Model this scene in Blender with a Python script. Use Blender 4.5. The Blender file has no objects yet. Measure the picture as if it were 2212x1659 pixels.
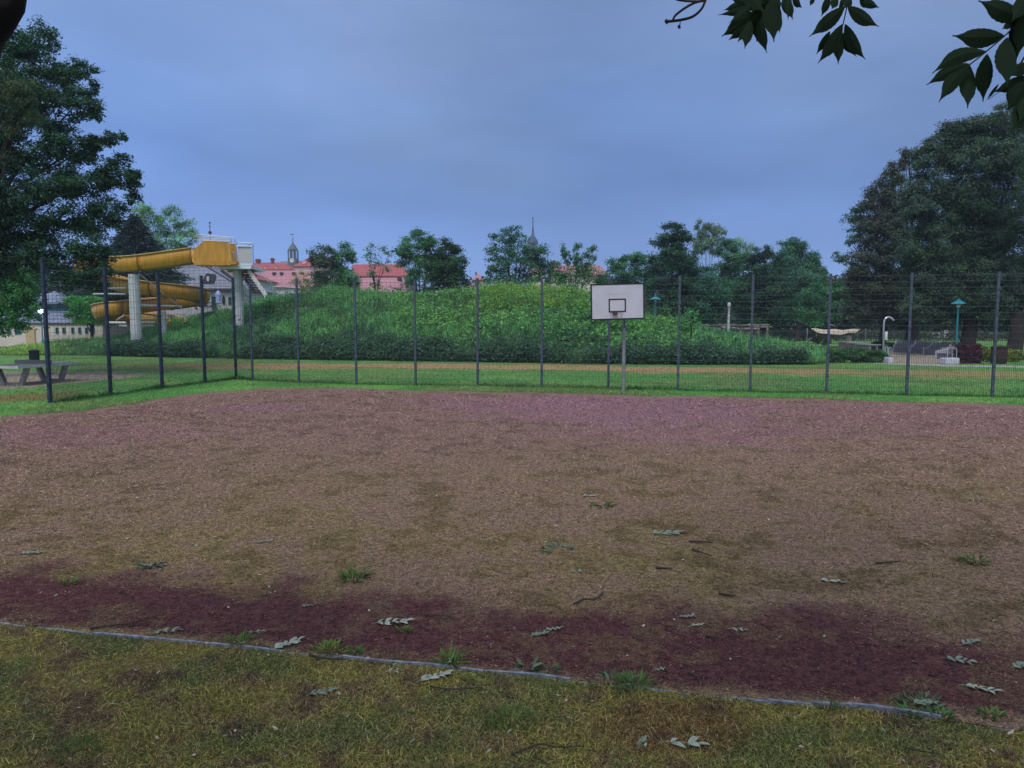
import bpy, math, random
import numpy as np
from mathutils import Vector, Matrix
random.seed(7); RS = np.random.RandomState(11)
# ------------------------------------------------------------------ camera, sky, light
F = 1530.0; CX = 1106.0; CY = 829.5; H = 2.3
PITCH = math.atan(129/1530.0); CP = math.cos(PITCH); SP = math.sin(PITCH)
sc = bpy.context.scene; col = sc.collection
cd = bpy.data.cameras.new('camera'); cam = bpy.data.objects.new('camera', cd); col.objects.link(cam)
cam.location = (0, 0, H); cam.rotation_euler = (math.pi/2-PITCH, 0, 0)
cd.sensor_width = 36; cd.lens = F/2212*36; cd.clip_start = .05; cd.clip_end = 6000
sc.camera = cam
SUN_EL = math.radians(58); SUN_AZ = math.radians(200)      # azimuth from +Y clockwise: behind the camera
w = bpy.data.worlds.new('World'); sc.world = w; w.use_nodes = True
nt = w.node_tree; N = nt.nodes; L = nt.links
bg = N['Background']; bg.inputs[1].default_value = 1.0
sky = N.new('ShaderNodeTexSky'); sky.sky_type = 'NISHITA'; sky.sun_disc = False
sky.sun_elevation = SUN_EL; sky.sun_rotation = SUN_AZ
sm = N.new('ShaderNodeVectorMath'); sm.operation = 'SCALE'; sm.inputs['Scale'].default_value = .1
L.new(sky.outputs[0], sm.inputs[0])
tc = N.new('ShaderNodeTexCoord'); sx = N.new('ShaderNodeSeparateXYZ'); L.new(tc.outputs['Generated'], sx.inputs[0])
nz = N.new('ShaderNodeTexNoise'); nz.inputs['Scale'].default_value = 1.6; nz.inputs['Detail'].default_value = 5; nz.inputs['Roughness'].default_value=.42
mp = N.new('ShaderNodeMapping'); mp.inputs['Scale'].default_value = (1, 1, 2.6); L.new(tc.outputs['Generated'], mp.inputs[0]); L.new(mp.outputs[0], nz.inputs['Vector'])
ma = N.new('ShaderNodeMath'); ma.operation = 'MULTIPLY_ADD'; L.new(nz.outputs['Fac'], ma.inputs[0]); ma.inputs[1].default_value = .56; ma.inputs[2].default_value = -.28
ad = N.new('ShaderNodeMath'); ad.operation = 'ADD'; L.new(sx.outputs['Z'], ad.inputs[0]); L.new(ma.outputs[0], ad.inputs[1])
# a brighter patch of cloud to the left of the view
bx_ = N.new('ShaderNodeMath'); bx_.operation = 'MULTIPLY'; L.new(sx.outputs['X'], bx_.inputs[0]); bx_.inputs[1].default_value = -1.0
cr = N.new('ShaderNodeValToRGB'); L.new(ad.outputs[0], cr.inputs[0]); e = cr.color_ramp.elements
def sky_stop(p, c):
    x = e.new(p); x.color = (*c, 1)
e[0].position = 0; e[0].color = (.205, .375, .80, 1); e[1].position = 1; e[1].color = (.62, .66, .78, 1)
SKYS = [(.07, (.20,.365,.80)), (.16, (.16,.29,.67)), (.26, (.135,.25,.57)), (.36, (.18,.295,.575)), (.48, (.235,.34,.61)), (.62,(.42,.50,.68))]
for p_, c_ in SKYS: sky_stop(p_, c_)
mr = N.new('ShaderNodeMapRange'); L.new(bx_.outputs[0], mr.inputs[0]); mr.inputs[1].default_value = .05; mr.inputs[2].default_value = .62; mr.inputs[3].default_value = 1.0; mr.inputs[4].default_value = 1.38
v1 = N.new('ShaderNodeVectorMath'); v1.operation = 'SCALE'; L.new(cr.outputs[0], v1.inputs[0]); 
nz2 = N.new('ShaderNodeTexNoise'); nz2.inputs['Scale'].default_value = 3.2; nz2.inputs['Detail'].default_value = 6; nz2.inputs['Roughness'].default_value = .5; mp2 = N.new('ShaderNodeMapping'); mp2.inputs['Scale'].default_value = (1, 1, 3.2); mp2.inputs['Location'].default_value = (3, 1, .4); L.new(tc.outputs['Generated'], mp2.inputs[0]); L.new(mp2.outputs[0], nz2.inputs['Vector'])
mr2 = N.new('ShaderNodeMapRange'); L.new(nz2.outputs['Fac'], mr2.inputs[0]); mr2.inputs[1].default_value = .3; mr2.inputs[2].default_value = .7; mr2.inputs[3].default_value = .88; mr2.inputs[4].default_value = 1.13
mm2 = N.new('ShaderNodeMath'); mm2.operation = 'MULTIPLY'; L.new(mr.outputs[0], mm2.inputs[0]); L.new(mr2.outputs[0], mm2.inputs[1]); L.new(mm2.outputs[0], v1.inputs['Scale'])
# the unseen sky behind the camera is made paler and brighter to light the scene
mb_ = N.new('ShaderNodeMapRange'); L.new(sx.outputs['Y'], mb_.inputs[0]); mb_.inputs[1].default_value = .1; mb_.inputs[2].default_value = -.6
back = N.new('ShaderNodeMixRGB'); L.new(mb_.outputs[0], back.inputs[0]); L.new(v1.outputs[0], back.inputs[1]); back.inputs[2].default_value = (.74,.82,1.08,1)
mx = N.new('ShaderNodeMixRGB'); mx.inputs[0].default_value = .12; L.new(back.outputs[0], mx.inputs[1]); L.new(sm.outputs[0], mx.inputs[2])
L.new(mx.outputs[0], bg.inputs[0])
sd = bpy.data.lights.new('sun', 'SUN'); sd.energy = 1.95; sd.angle = math.radians(18); sd.color = (1, .955, .90)
so = bpy.data.objects.new('sun', sd); col.objects.link(so)
sdir = Vector((math.sin(SUN_AZ)*math.cos(SUN_EL), math.cos(SUN_AZ)*math.cos(SUN_EL), math.sin(SUN_EL)))
so.rotation_euler = (-sdir).to_track_quat('-Z', 'Y').to_euler(); so.location = (0, 0, 50)
vs = sc.view_settings; vs.view_transform = 'Standard'; vs.look = 'None'; vs.exposure = 0; vs.gamma = 1; vs.use_curve_mapping = False
sc.cycles.max_bounces = 6; sc.cycles.transparent_max_bounces = 4; sc.cycles.use_denoising = True
sc.cycles.diffuse_bounces = 3; sc.cycles.glossy_bounces = 2; sc.cycles.transmission_bounces = 3

# ------------------------------------------------------------------ helpers
def at(px, py, Y):                       # a picture point on the upright plane at distance Y
    u = (px-CX)/F; v = (CY-py)/F
    dy = CP+v*SP; dz = -SP+v*CP
    t = Y/dy
    return Vector((u*t, Y, H+dz*t))
def gnd(px, py, z=0.0):
    u = (px-CX)/F; v = (CY-py)/F
    dy = CP+v*SP; dz = -SP+v*CP
    t = (z-H)/dz
    return Vector((u*t, dy*t, z))
def X(px, Y, z=0.0): return (px-CX)/F*(Y*CP+(H-z)*SP)
def Z(py, Y): return at(CX, py, Y).z
OFF = {}
def link(o, parent):
    col.objects.link(o)
    if parent is not None: o.parent = parent
def tag(o, label=None, cat=None, group=None, kind=None):
    if label: o['label'] = label
    if cat: o['category'] = cat
    if group: o['group'] = group
    if kind: o['kind'] = kind
    return o
def thing(name, label, cat, loc=(0, 0, 0), group=None):
    o = bpy.data.objects.new(name, None); col.objects.link(o); o.location = loc; o.empty_display_size = .2
    OFF[o.name] = Vector(loc); return tag(o, label, cat, group)
def np_mesh(name, V, Fc, mat, parent=None, colr=None, smooth=False):
    off = OFF.get(parent.name, Vector()) if parent is not None else Vector()
    V = np.asarray(V, dtype=np.float32).reshape(-1, 3) - np.array(off, dtype=np.float32)
    Fc = np.asarray(Fc, dtype=np.int32); k = Fc.shape[1]
    me = bpy.data.meshes.new(name)
    me.vertices.add(len(V)); me.vertices.foreach_set('co', V.ravel())
    me.loops.add(Fc.size); me.loops.foreach_set('vertex_index', Fc.ravel())
    me.polygons.add(len(Fc)); me.polygons.foreach_set('loop_start', np.arange(0, Fc.size, k, dtype=np.int32))
    if colr is not None:
        a = me.color_attributes.new('Col', 'FLOAT_COLOR', 'POINT')
        c4 = np.ones((len(V), 4), dtype=np.float32); c4[:, :3] = colr; a.data.foreach_set('color', c4.ravel())
    me.update(calc_edges=True)
    if smooth: me.polygons.foreach_set('use_smooth', np.ones(len(Fc), dtype=bool))
    me.materials.append(mat)
    o = bpy.data.objects.new(name, me); link(o, parent); OFF[o.name] = off
    return o
def nrm(a): return a/np.maximum(np.linalg.norm(a, axis=1, keepdims=True), 1e-9)
def card_arrays(P, D, S, Ln, Wd, bend):
    P = np.asarray(P); n = len(P); Ln = np.broadcast_to(Ln, (n,))[:, None]; Wd = np.broadcast_to(Wd, (n,))[:, None]
    m = P+D*Ln*.48
    V = np.stack([P, m+S*Wd*.5, P+D*Ln+bend, m-S*Wd*.5], axis=1).reshape(-1, 3)
    return V, np.arange(n*4, dtype=np.int32).reshape(-1, 4)
def cards(name, P, D, S, Ln, Wd, bend, colr, mat, parent=None):
    V, Fc = card_arrays(P, D, S, Ln, Wd, bend)
    return np_mesh(name, V, Fc, mat, parent, np.repeat(np.asarray(colr), 4, axis=0))
class MB:
    def __init__(s): s.v = []; s.f = []
    def add(s, vs, fs):
        b = len(s.v); s.v += [Vector(v) for v in vs]; s.f += [tuple(i+b for i in f) for f in fs]; return s
    def box(s, x0, x1, y0, y1, z0, z1, M=None):
        vs = [Vector(p) for p in ((x0,y0,z0),(x1,y0,z0),(x1,y1,z0),(x0,y1,z0),(x0,y0,z1),(x1,y0,z1),(x1,y1,z1),(x0,y1,z1))]
        if M is not None: vs = [M @ v for v in vs]
        return s.add(vs, [(3,2,1,0),(4,5,6,7),(0,1,5,4),(1,2,6,5),(2,3,7,6),(3,0,4,7)])
    def beam(s, a, b, w_, h_=None, up=(0, 0, 1)):
        a = Vector(a); b = Vector(b); h_ = h_ or w_; d = (b-a).normalized(); u = Vector(up)
        if abs(d.dot(u)) > .98: u = Vector((0, 1, 0))
        sd_ = d.cross(u).normalized(); u = sd_.cross(d)
        vs = [p+sd_*x*w_/2+u*y*h_/2 for p in (a, b) for x, y in ((-1,-1),(1,-1),(1,1),(-1,1))]
        return s.add(vs, [(3,2,1,0),(4,5,6,7),(0,1,5,4),(1,2,6,5),(2,3,7,6),(3,0,4,7)])
    def tube(s, pts, r, n=8, cap=True):
        pts = [Vector(p) for p in pts]; rr = r if isinstance(r, (list, tuple)) else [r]*len(pts)
        b = len(s.v); ref = None
        for i, p in enumerate(pts):
            d = (pts[min(i+1, len(pts)-1)]-pts[max(i-1, 0)]).normalized()
            if ref is None: ref = Vector((0, 0, 1)) if abs(d.z) < .9 else Vector((1, 0, 0))
            a = d.cross(ref).normalized(); c = a.cross(d).normalized(); ref = c
            for k in range(n):
                t = 2*math.pi*k/n; s.v.append(p+(a*math.cos(t)+c*math.sin(t))*rr[i])
        for i in range(len(pts)-1):
            for k in range(n):
                k2 = (k+1) % n; s.f.append((b+i*n+k, b+i*n+k2, b+(i+1)*n+k2, b+(i+1)*n+k))
        if cap:
            s.f.append(tuple(b+k for k in range(n))[::-1]); e_ = b+(len(pts)-1)*n; s.f.append(tuple(e_+k for k in range(n)))
        return s
    def lathe(s, c, prof, n=16):
        c = Vector(c); b = len(s.v)
        for r, z in prof:
            for k in range(n):
                t = 2*math.pi*k/n; s.v.append(c+Vector((r*math.cos(t), r*math.sin(t), z)))
        for i in range(len(prof)-1):
            for k in range(n):
                k2 = (k+1) % n; s.f.append((b+i*n+k, b+i*n+k2, b+(i+1)*n+k2, b+(i+1)*n+k))
        s.f.append(tuple(b+k for k in range(n))[::-1]); e_ = b+(len(prof)-1)*n; s.f.append(tuple(e_+k for k in range(n)))
        return s
    def prism(s, poly, y0, y1):           # poly in (x, z), extruded in y
        n = len(poly); vs = [(p[0], y0, p[1]) for p in poly]+[(p[0], y1, p[1]) for p in poly]
        return s.add(vs, [tuple(range(n)), tuple(range(2*n-1, n-1, -1))]+[((i+1)%n, i, i+n, (i+1)%n+n) for i in range(n)])
    def build(s, name, mat, parent=None, smooth=False):
        off = OFF.get(parent.name, Vector()) if parent is not None else Vector()
        me = bpy.data.meshes.new(name); me.from_pydata([v-off for v in s.v], [], s.f); me.update()
        if smooth:
            for p in me.polygons: p.use_smooth = True
            try: me.set_sharp_from_angle(angle=math.radians(40))
            except Exception: pass
        me.materials.append(mat)
        o = bpy.data.objects.new(name, me); link(o, parent); OFF[o.name] = off
        return o
def bevel(o, wd=.01):
    m = o.modifiers.new('bevel', 'BEVEL'); m.width = wd; m.segments = 2; m.limit_method = 'ANGLE'; return o
def mat(name, c, rough=.7, metal=0, nscale=0, namt=.25, bump=0, c2=None, emis=None, estr=0, detail=6):
    m = bpy.data.materials.new(name); m.use_nodes = True; t = m.node_tree; p = t.nodes['Principled BSDF']
    p.inputs['Base Color'].default_value = (*c, 1); p.inputs['Roughness'].default_value = rough; p.inputs['Metallic'].default_value = metal
    p.inputs['Specular IOR Level'].default_value = .3
    if nscale:
        g = t.nodes.new('ShaderNodeNewGeometry'); n = t.nodes.new('ShaderNodeTexNoise'); n.inputs['Scale'].default_value = nscale; n.inputs['Detail'].default_value = detail
        t.links.new(g.outputs['Position'], n.inputs['Vector'])
        r = t.nodes.new('ShaderNodeValToRGB'); t.links.new(n.outputs['Fac'], r.inputs[0])
        c2 = c2 or tuple(x*(1-namt) for x in c)
        r.color_ramp.elements[0].position = .35; r.color_ramp.elements[0].color = (*c2, 1)
        r.color_ramp.elements[1].position = .65; r.color_ramp.elements[1].color = (*c, 1)
        t.links.new(r.outputs[0], p.inputs['Base Color'])
        if bump:
            b = t.nodes.new('ShaderNodeBump'); b.inputs['Strength'].default_value = bump; b.inputs['Distance'].default_value = .02
            t.links.new(n.outputs['Fac'], b.inputs['Height']); t.links.new(b.outputs[0], p.inputs['Normal'])
    if emis: p.inputs['Emission Color'].default_value = (*emis, 1); p.inputs['Emission Strength'].default_value = estr
    return m
def roofmat(name, c, c2, mortar, sx_=3.0, w_=.3, h_=.25):
    m = bpy.data.materials.new(name); m.use_nodes = True; t = m.node_tree; p = t.nodes['Principled BSDF']; p.inputs['Roughness'].default_value = .8
    g = t.nodes.new('ShaderNodeNewGeometry'); s = t.nodes.new('ShaderNodeSeparateXYZ'); cb = t.nodes.new('ShaderNodeCombineXYZ')
    t.links.new(g.outputs['Position'], s.inputs[0]); t.links.new(s.outputs['X'], cb.inputs[0]); t.links.new(s.outputs['Z'], cb.inputs[1])
    b = t.nodes.new('ShaderNodeTexBrick'); t.links.new(cb.outputs[0], b.inputs['Vector'])
    b.inputs['Color1'].default_value = (*c, 1); b.inputs['Color2'].default_value = (*c2, 1); b.inputs['Mortar'].default_value = (*mortar, 1)
    b.inputs['Scale'].default_value = 1; b.inputs['Brick Width'].default_value = w_; b.inputs['Row Height'].default_value = h_; b.inputs['Mortar Size'].default_value = h_*.09
    t.links.new(b.outputs[0], p.inputs['Base Color']); return m
def leafmat(name, transl=.3, rough=.6):
    m = bpy.data.materials.new(name); m.use_nodes = True; t = m.node_tree; p = t.nodes['Principled BSDF']; p.inputs['Roughness'].default_value = rough
    p.inputs['Specular IOR Level'].default_value = .25
    a = t.nodes.new('ShaderNodeAttribute'); a.attribute_name = 'Col'; t.links.new(a.outputs['Color'], p.inputs['Base Color'])
    tr = t.nodes.new('ShaderNodeBsdfTranslucent'); t.links.new(a.outputs['Color'], tr.inputs[0])
    mx_ = t.nodes.new('ShaderNodeMixShader'); mx_.inputs[0].default_value = transl
    t.links.new(p.outputs[0], mx_.inputs[1]); t.links.new(tr.outputs[0], mx_.inputs[2]); t.links.new(mx_.outputs[0], t.nodes['Material Output'].inputs[0]); return m
def groundmat(name, s1=60, s2=9, amt=.55, bump=.6, dist=.03):
    m = bpy.data.materials.new(name); m.use_nodes = True; t = m.node_tree; p = t.nodes['Principled BSDF']; p.inputs['Roughness'].default_value = .95; p.inputs['Specular IOR Level'].default_value = .1
    a = t.nodes.new('ShaderNodeAttribute'); a.attribute_name = 'Col'; g = t.nodes.new('ShaderNodeNewGeometry')
    n1 = t.nodes.new('ShaderNodeTexNoise'); n1.inputs['Scale'].default_value = s1; n1.inputs['Detail'].default_value = 4
    n2 = t.nodes.new('ShaderNodeTexNoise'); n2.inputs['Scale'].default_value = s2; n2.inputs['Detail'].default_value = 8; n2.inputs['Roughness'].default_value = .7
    t.links.new(g.outputs['Position'], n1.inputs['Vector']); t.links.new(g.outputs['Position'], n2.inputs['Vector'])
    s = t.nodes.new('ShaderNodeMath'); s.operation = 'ADD'; t.links.new(n1.outputs['Fac'], s.inputs[0]); t.links.new(n2.outputs['Fac'], s.inputs[1])
    r = t.nodes.new('ShaderNodeMapRange'); t.links.new(s.outputs[0], r.inputs[0]); r.inputs[1].default_value = .7; r.inputs[2].default_value = 1.3; r.inputs[3].default_value = 1-amt; r.inputs[4].default_value = 1+amt
    v = t.nodes.new('ShaderNodeVectorMath'); v.operation = 'SCALE'; t.links.new(a.outputs['Color'], v.inputs[0]); t.links.new(r.outputs[0], v.inputs['Scale']); t.links.new(v.outputs[0], p.inputs['Base Color'])
    b = t.nodes.new('ShaderNodeBump'); b.inputs['Strength'].default_value = bump; b.inputs['Distance'].default_value = dist; t.links.new(s.outputs[0], b.inputs['Height']); t.links.new(b.outputs[0], p.inputs['Normal'])
    return m
# smooth pseudo-noise of world position, about -1..1
def mk_noise(seed, scale, oct_=4):
    tabs = [np.random.RandomState(seed*31+o).uniform(-1, 1, (256, 256)) for o in range(oct_)]
    ang = np.random.RandomState(seed).uniform(0, 6.28, oct_)
    nrm_ = 2.1/sum(.55**o for o in range(oct_))**.5
    def fn(x, y):
        x = np.asarray(x, dtype=float); y = np.asarray(y, dtype=float); tot = 0
        for o, T in enumerate(tabs):
            fr = 2.0**o/scale; c_, s_ = math.cos(ang[o]), math.sin(ang[o])
            u = (x*c_-y*s_)*fr+seed*7.3+1000; v = (x*s_+y*c_)*fr+seed*3.1+1000
            iu = np.floor(u).astype(int); iv = np.floor(v).astype(int); fu = u-iu; fv = v-iv
            fu = fu*fu*(3-2*fu); fv = fv*fv*(3-2*fv)
            a, b, c, d = T[iu % 256, iv % 256], T[(iu+1) % 256, iv % 256], T[iu % 256, (iv+1) % 256], T[(iu+1) % 256, (iv+1) % 256]
            tot = tot+.55**o*((a*(1-fu)+b*fu)*(1-fv)+(c*(1-fu)+d*fu)*fv)
        return tot*nrm_*.8
    return fn
def sstep(a, b, x): t = np.clip((x-a)/(b-a), 0, 1); return t*t*(3-2*t)
def mixc(c, d, t): t = np.clip(np.asarray(t), 0, 1)[..., None]; return np.asarray(c)*(1-t)+np.asarray(d)*t
LEAF = leafmat('foliage'); GRASS = leafmat('grass_blades', .25, .8); GROUND = groundmat('turf', 28, 6, .6, .6, .04); ASH = groundmat('ash_court', 55, 15, .85, 1.0, .03)
BARK = mat('bark', (.042, .034, .030), .95, nscale=6, namt=.5, bump=.6)
WHITE = mat('white_paint', (.72, .73, .72), .5, nscale=3, namt=.12)
GLASS = mat('window_glass', (.03, .045, .06), .08)
# ------------------------------------------------------------------ ground, court, paths
KERB = [(0,1347),(203,1369),(391,1387),(553,1402),(615,1408),(740,1423),(865,1433),(990,1445),(1106,1457),(1231,1470),(1387,1487),(1512,1501),(1659,1519),(1753,1523),(1846,1528),(1940,1542),(2034,1556),(2190,1578)]
kw = [gnd(*p) for p in KERB]
dl = (kw[0]-kw[3]).normalized(); dr = (kw[-1]-kw[8]).normalized()
kx = [kw[0]+dl*t for t in (12, 6, 3)]+kw+[kw[-1]+dr*t for t in (1.5, 3, 6)]
BACK = [(-500,960),(-200,926),(0,900),(183,886),(339,862),(474,847),(559,839),(700,839),(900,843),(1100,848),(1350,854),(1600,859),(1790,863),(2000,869),(2212,876),(2500,884),(2900,897)]
bw = [gnd(*p) for p in BACK]
def polar(ps):
    a = np.array([math.atan2(p.x, p.y) for p in ps]); r = np.array([math.hypot(p.x, p.y) for p in ps]); i = np.argsort(a); return a[i], r[i]
ka, kr = polar(kx); ba, br = polar(bw)
nE = mk_noise(3, 2.2, 5)
def r_in(a): return np.interp(a, ka, kr)
def r_out(a):
    r = np.interp(a, ba, br); x = np.sin(a)*r; y = np.cos(a)*r
    return r*(1+.012*nE(x, y))
n1 = mk_noise(21, 1.7, 6); n2 = mk_noise(22, .7, 5); n3 = mk_noise(23, 3.5, 5); n4 = mk_noise(24, .16, 3); n5 = mk_noise(25, .42, 4)
PUR = np.array((.128, .050, .055)); DRY = np.array((.335, .228, .155)); OLV = np.array((.320, .245, .098)); SOIL = np.array((.095, .058, .050)); PINK = np.array((.40, .21, .26))
def inell(x, y, c, rx, ry, k=.35): return 1-sstep(1-k, 1+k, np.sqrt(((x-c[0])/rx)**2+((y-c[1])/ry)**2)+.25*n2(x, y))
def court_col(x, y):
    a = np.arctan2(x, y); r = np.hypot(x, y); s = (r-r_in(a))*np.cos(a)
    far = sstep(7, 17, y)
    c = mixc(DRY, OLV, np.clip(.42+.30*n1(x, y)+.45*n5(x, y)+.3*n4(x, y), 0, 1)*(1-.72*far))
    c = mixc(c, mixc(DRY, PINK, .28), far*.8)
    c = mixc(c, SOIL, sstep(.2, 1.1, n5(x, y)+.8*n4(x, y))*.4)
    c = mixc(c, PUR, sstep(.4, 1.1, n3(x, y)*.5+.6*n5(x, y))*.2)
    band = sstep(-.03, .16, s+.08*n2(x, y))*(1-sstep(.85, 1.6, s+.20*n2(x, y)+.18*n5(x, y)))
    c = mixc(c, PUR, band*(.95-.40*sstep(.1, 1., n5(x, y)+.8*n4(x, y))))
    for p, rx, ry, k in ((gnd(1330, 880), 4.0, 3.2, .85), (gnd(1120, 868), 3, 1.6, .55), (gnd(565, 881), 1.5, .9, .8), (gnd(1500, 935), 2.6, 1.8, .5), (gnd(2050, 900), 5.0, 3.0, .35), (gnd(120,940),2.5,1.6,.4)):
        c = mixc(c, PINK if p.y > 12 else PUR, inell(x, y, p, rx, ry)*k*.85)
    return c
GRN = np.array((.095, .25, .065)); TAN = np.array((.40, .245, .13)); YEL = np.array((.32, .292, .080)); BRN = np.array((.265, .190, .095)); DGR = np.array((.085, .15, .05))
def lawn_col(x, y, soil=False):
    a = np.arctan2(x, y); r = np.hypot(x, y); front = (r < r_in(a)+.05) & (y > 0) | (y < 3)
    g = mixc(GRN, (.15, .30, .08), sstep(-.3, .8, n1(x, y)))
    g = mixc(g, (.15, .18, .07), sstep(.1, .9, n3(x, y))*.5)
    yb = 39.0-.50*np.maximum(x+3, 0)*.55+.6*n3(x, y)                         # worn dry track along the meadow
    wb = 2.6+.7*n1(x, y); t = 1-sstep(.55, 1.25, np.abs(y-yb)/wb)
    t = t*sstep(-21, -15, x)*(1-.35*sstep(9, 16, x))
    g = mixc(g, TAN, t*.92*(1-.4*sstep(0, 1, n2(x, y))))
    t2 = inell(x, y, gnd(330, 790), 5, 3.2)*.55; g = mixc(g, (.17, .12, .06), t2)
    t3 = inell(x, y, gnd(60, 858), 1.5, 1.6)*.8; g = mixc(g, (.20, .135, .06), t3)
    f = mixc(YEL*.9, BRN, sstep(-.6, .9, n1(x+9, y)*.8+.7*n4(x, y))*.85)
    f = mixc(f, DGR, sstep(-.1, 1.1, n2(x+4, y*1.3)+.4*n1(x, y+7)+.4*n4(y, x))*.55)
    f = mixc(f, (.20, .09, .045), inell(x, y, gnd(1450, 1570), .45, .25)*.6)
    f = mixc(f, SOIL, sstep(.55, 1.0, n4(x, y)+.4*n2(x+3, y))*.5)
    g = np.where(front[..., None], f*(.45 if soil else 1), g)
    return g
def ring_sheet(name, az, rin, rout, nr, z, colfn, m, jitter=0, t=None):
    t = np.linspace(0, 1, nr)[:, None] if t is None else t[:, None]; nr = len(t); a = az[None, :]
    r = rin[None, :]*(rout/rin)[None, :]**t
    x = np.sin(a)*r; y = np.cos(a)*r; zz = np.full_like(x, z)+(0 if not jitter else jitter*n5(x, y))
    V = np.stack([x, y, zz], -1).reshape(-1, 3); na = len(az)
    i = np.arange(nr-1)[:, None]*na+np.arange(na-1)[None, :]
    Fc = np.stack([i, i+1, i+na+1, i+na], -1).reshape(-1, 4)[:, ::-1]
    return np_mesh(name, V, Fc, m, None, colfn(V[:, 0], V[:, 1]), smooth=True)
azg = np.concatenate([np.linspace(-math.pi, -.9, 30)[:-1], np.linspace(-.9, .9, 420), np.linspace(.9, math.pi, 30)[1:]])
g = ring_sheet('ground', azg, np.full(len(azg), .3), np.full(len(azg), 600.), 300, 0.0, lambda x, y: lawn_col(x, y, True), GROUND, t=np.log(np.concatenate([np.geomspace(.3, 2.6, 12)[:-1], np.geomspace(2.6, 8, 130)[:-1], np.geomspace(8, 70, 150)[:-1], np.geomspace(70, 600, 50)])/.3)/math.log(2000.)); tag(g, kind='structure')
azc = np.linspace(-.78, .78, 560)
c = ring_sheet('ash_court', azc, r_in(azc), r_out(azc), 300, .006, lambda x, y: court_col(x, y)*.70, ASH); tag(c, kind='structure')
def sheet(name, pts, z, m, wob=.04):
    P = []; 
    for i in range(len(pts)):
        a, b = gnd(*pts[i]), gnd(*pts[(i+1) % len(pts)]); k = max(2, int((b-a).length/.4))
        for j in range(k):
            q = a.lerp(b, j/k); P.append((q.x+wob*float(n4(q.x*3, q.y*3)), q.y+wob*2*float(n4(q.y*3, q.x*3)), z))
    mb = MB(); mb.add(P, [tuple(range(len(P)))[::-1]]); o = mb.build(name, m)
    for p in o.data.polygons:
        if p.normal.z < 0: p.flip()
    return tag(o, kind='structure')
SAND = mat('sandy_gravel', (.36, .27, .22), .95, nscale=14, namt=.35, bump=.4)
sheet('gravel_path', [(-260,862),(-260,800),(0,803),(120,802),(240,804),(345,808),(250,819.5),(146,829.5),(83,835),(0,842)], .005, SAND, .12)
sheet('paved_plaza', [(1912,788),(1918,768),(1925,752),(1968,760),(2010,765),(2035,772),(2042,789)], .005, mat('plaza_paving', (.40, .31, .26), .9, nscale=5, namt=.22))
sheet('concrete_path', [(1888,783.4),(1935,784.6),(2044,788.5),(2212,791),(2420,795),(2420,799),(2212,794.6),(2044,792),(1935,788),(1888,785.4)], .010, mat('pale_concrete', (.46, .43, .41), .9, nscale=4, namt=.25), .02)
# steel edging strip, in lengths
STRIP = mat('edging_strip', (.25, .285, .35), .6, nscale=22, namt=.6)
segs = [[0, 1], [1, 2, 3, 4], [4, 5], [5, 6, 7], [7, 8, 9], [9, 10, 11], [11, 12], [12, 13], [13, 14, 15, 16], [16, 17]]
zz = [.004, .016, .006, .018, .016, .003, .008, .016, .030, .002]
root = thing('lawn_edging', 'low grey-blue edging strip curving along the front border of the red court', 'edging', tuple(kw[8]))
for s_, h_ in zip(segs, zz):
    mb = MB()
    for i, j in zip(s_[:-1], s_[1:]):
        a, b = kw[i], kw[j]; d = (b-a).normalized(); n_ = Vector((-d.y, d.x, 0))*(.0105)
        K = max(2, int((b-a).length/.25)); pts = []
        for q in range(K+1):
            p = a.lerp(b, q/K); hh = h_+.006*math.sin(p.x*9); wj = Vector((0, .006*math.sin(p.x*5+1), 0)); pts.append((p+n_+wj, p-n_+wj, hh))
        vs = []
        for l_, r_, hh in pts: vs += [(l_.x, l_.y, -.02), (l_.x, l_.y, hh), (r_.x, r_.y, hh), (r_.x, r_.y, -.02)]
        fs = []
        for q in range(K):
            o_ = q*4; fs += [(o_, o_+1, o_+5, o_+4), (o_+1, o_+2, o_+6, o_+5), (o_+2, o_+3, o_+7, o_+6)]
        fs += [(3, 2, 1, 0), (K*4, K*4+1, K*4+2, K*4+3)]; mb.add(vs, fs)
    mb.build('edging_length', STRIP, root)

# --------- blades of grass and dry moss
def blades(name, x, y, base, Ln, Wd, flat, colr, z=0.0, m=GRASS, curl=.35):
    n = len(x); az = RS.uniform(0, 2*np.pi, n); el = np.clip(RS.normal(flat, .35, n), .02, 1.5)
    D = np.stack([np.cos(az)*np.cos(el), np.sin(az)*np.cos(el), np.sin(el)], 1)
    a2 = az+np.pi/2+RS.normal(0, .5, n); S = nrm(np.stack([np.cos(a2), np.sin(a2), RS.normal(0, .3, n)], 1))
    P = np.stack([x, y, np.full(n, z)+base], 1)
    bend = np.stack([np.cos(az+RS.normal(0, 1, n))*Ln*curl, np.sin(az+RS.normal(0, 1, n))*Ln*curl, -Ln*curl*.5*RS.uniform(0, 1, n)], 1)
    return cards(name, P, D, S, Ln, Wd, bend, colr, m)
def fan_pts(n, az0, az1, fin, fout, pw=1.0):
    a = RS.uniform(az0, az1, n); t = RS.uniform(0, 1, n)
    r0, r1 = fin(a), fout(a); r = r0*(r1/r0)**t
    return np.sin(a)*r, np.cos(a)*r, r
def jitc(c, s=.35, hue=.08):
    n = len(c); return np.clip(c*(1+s*RS.normal(0, 1, (n, 1)))*(1+hue*RS.normal(0, 1, (n, 3))), .004, .8)
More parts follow.
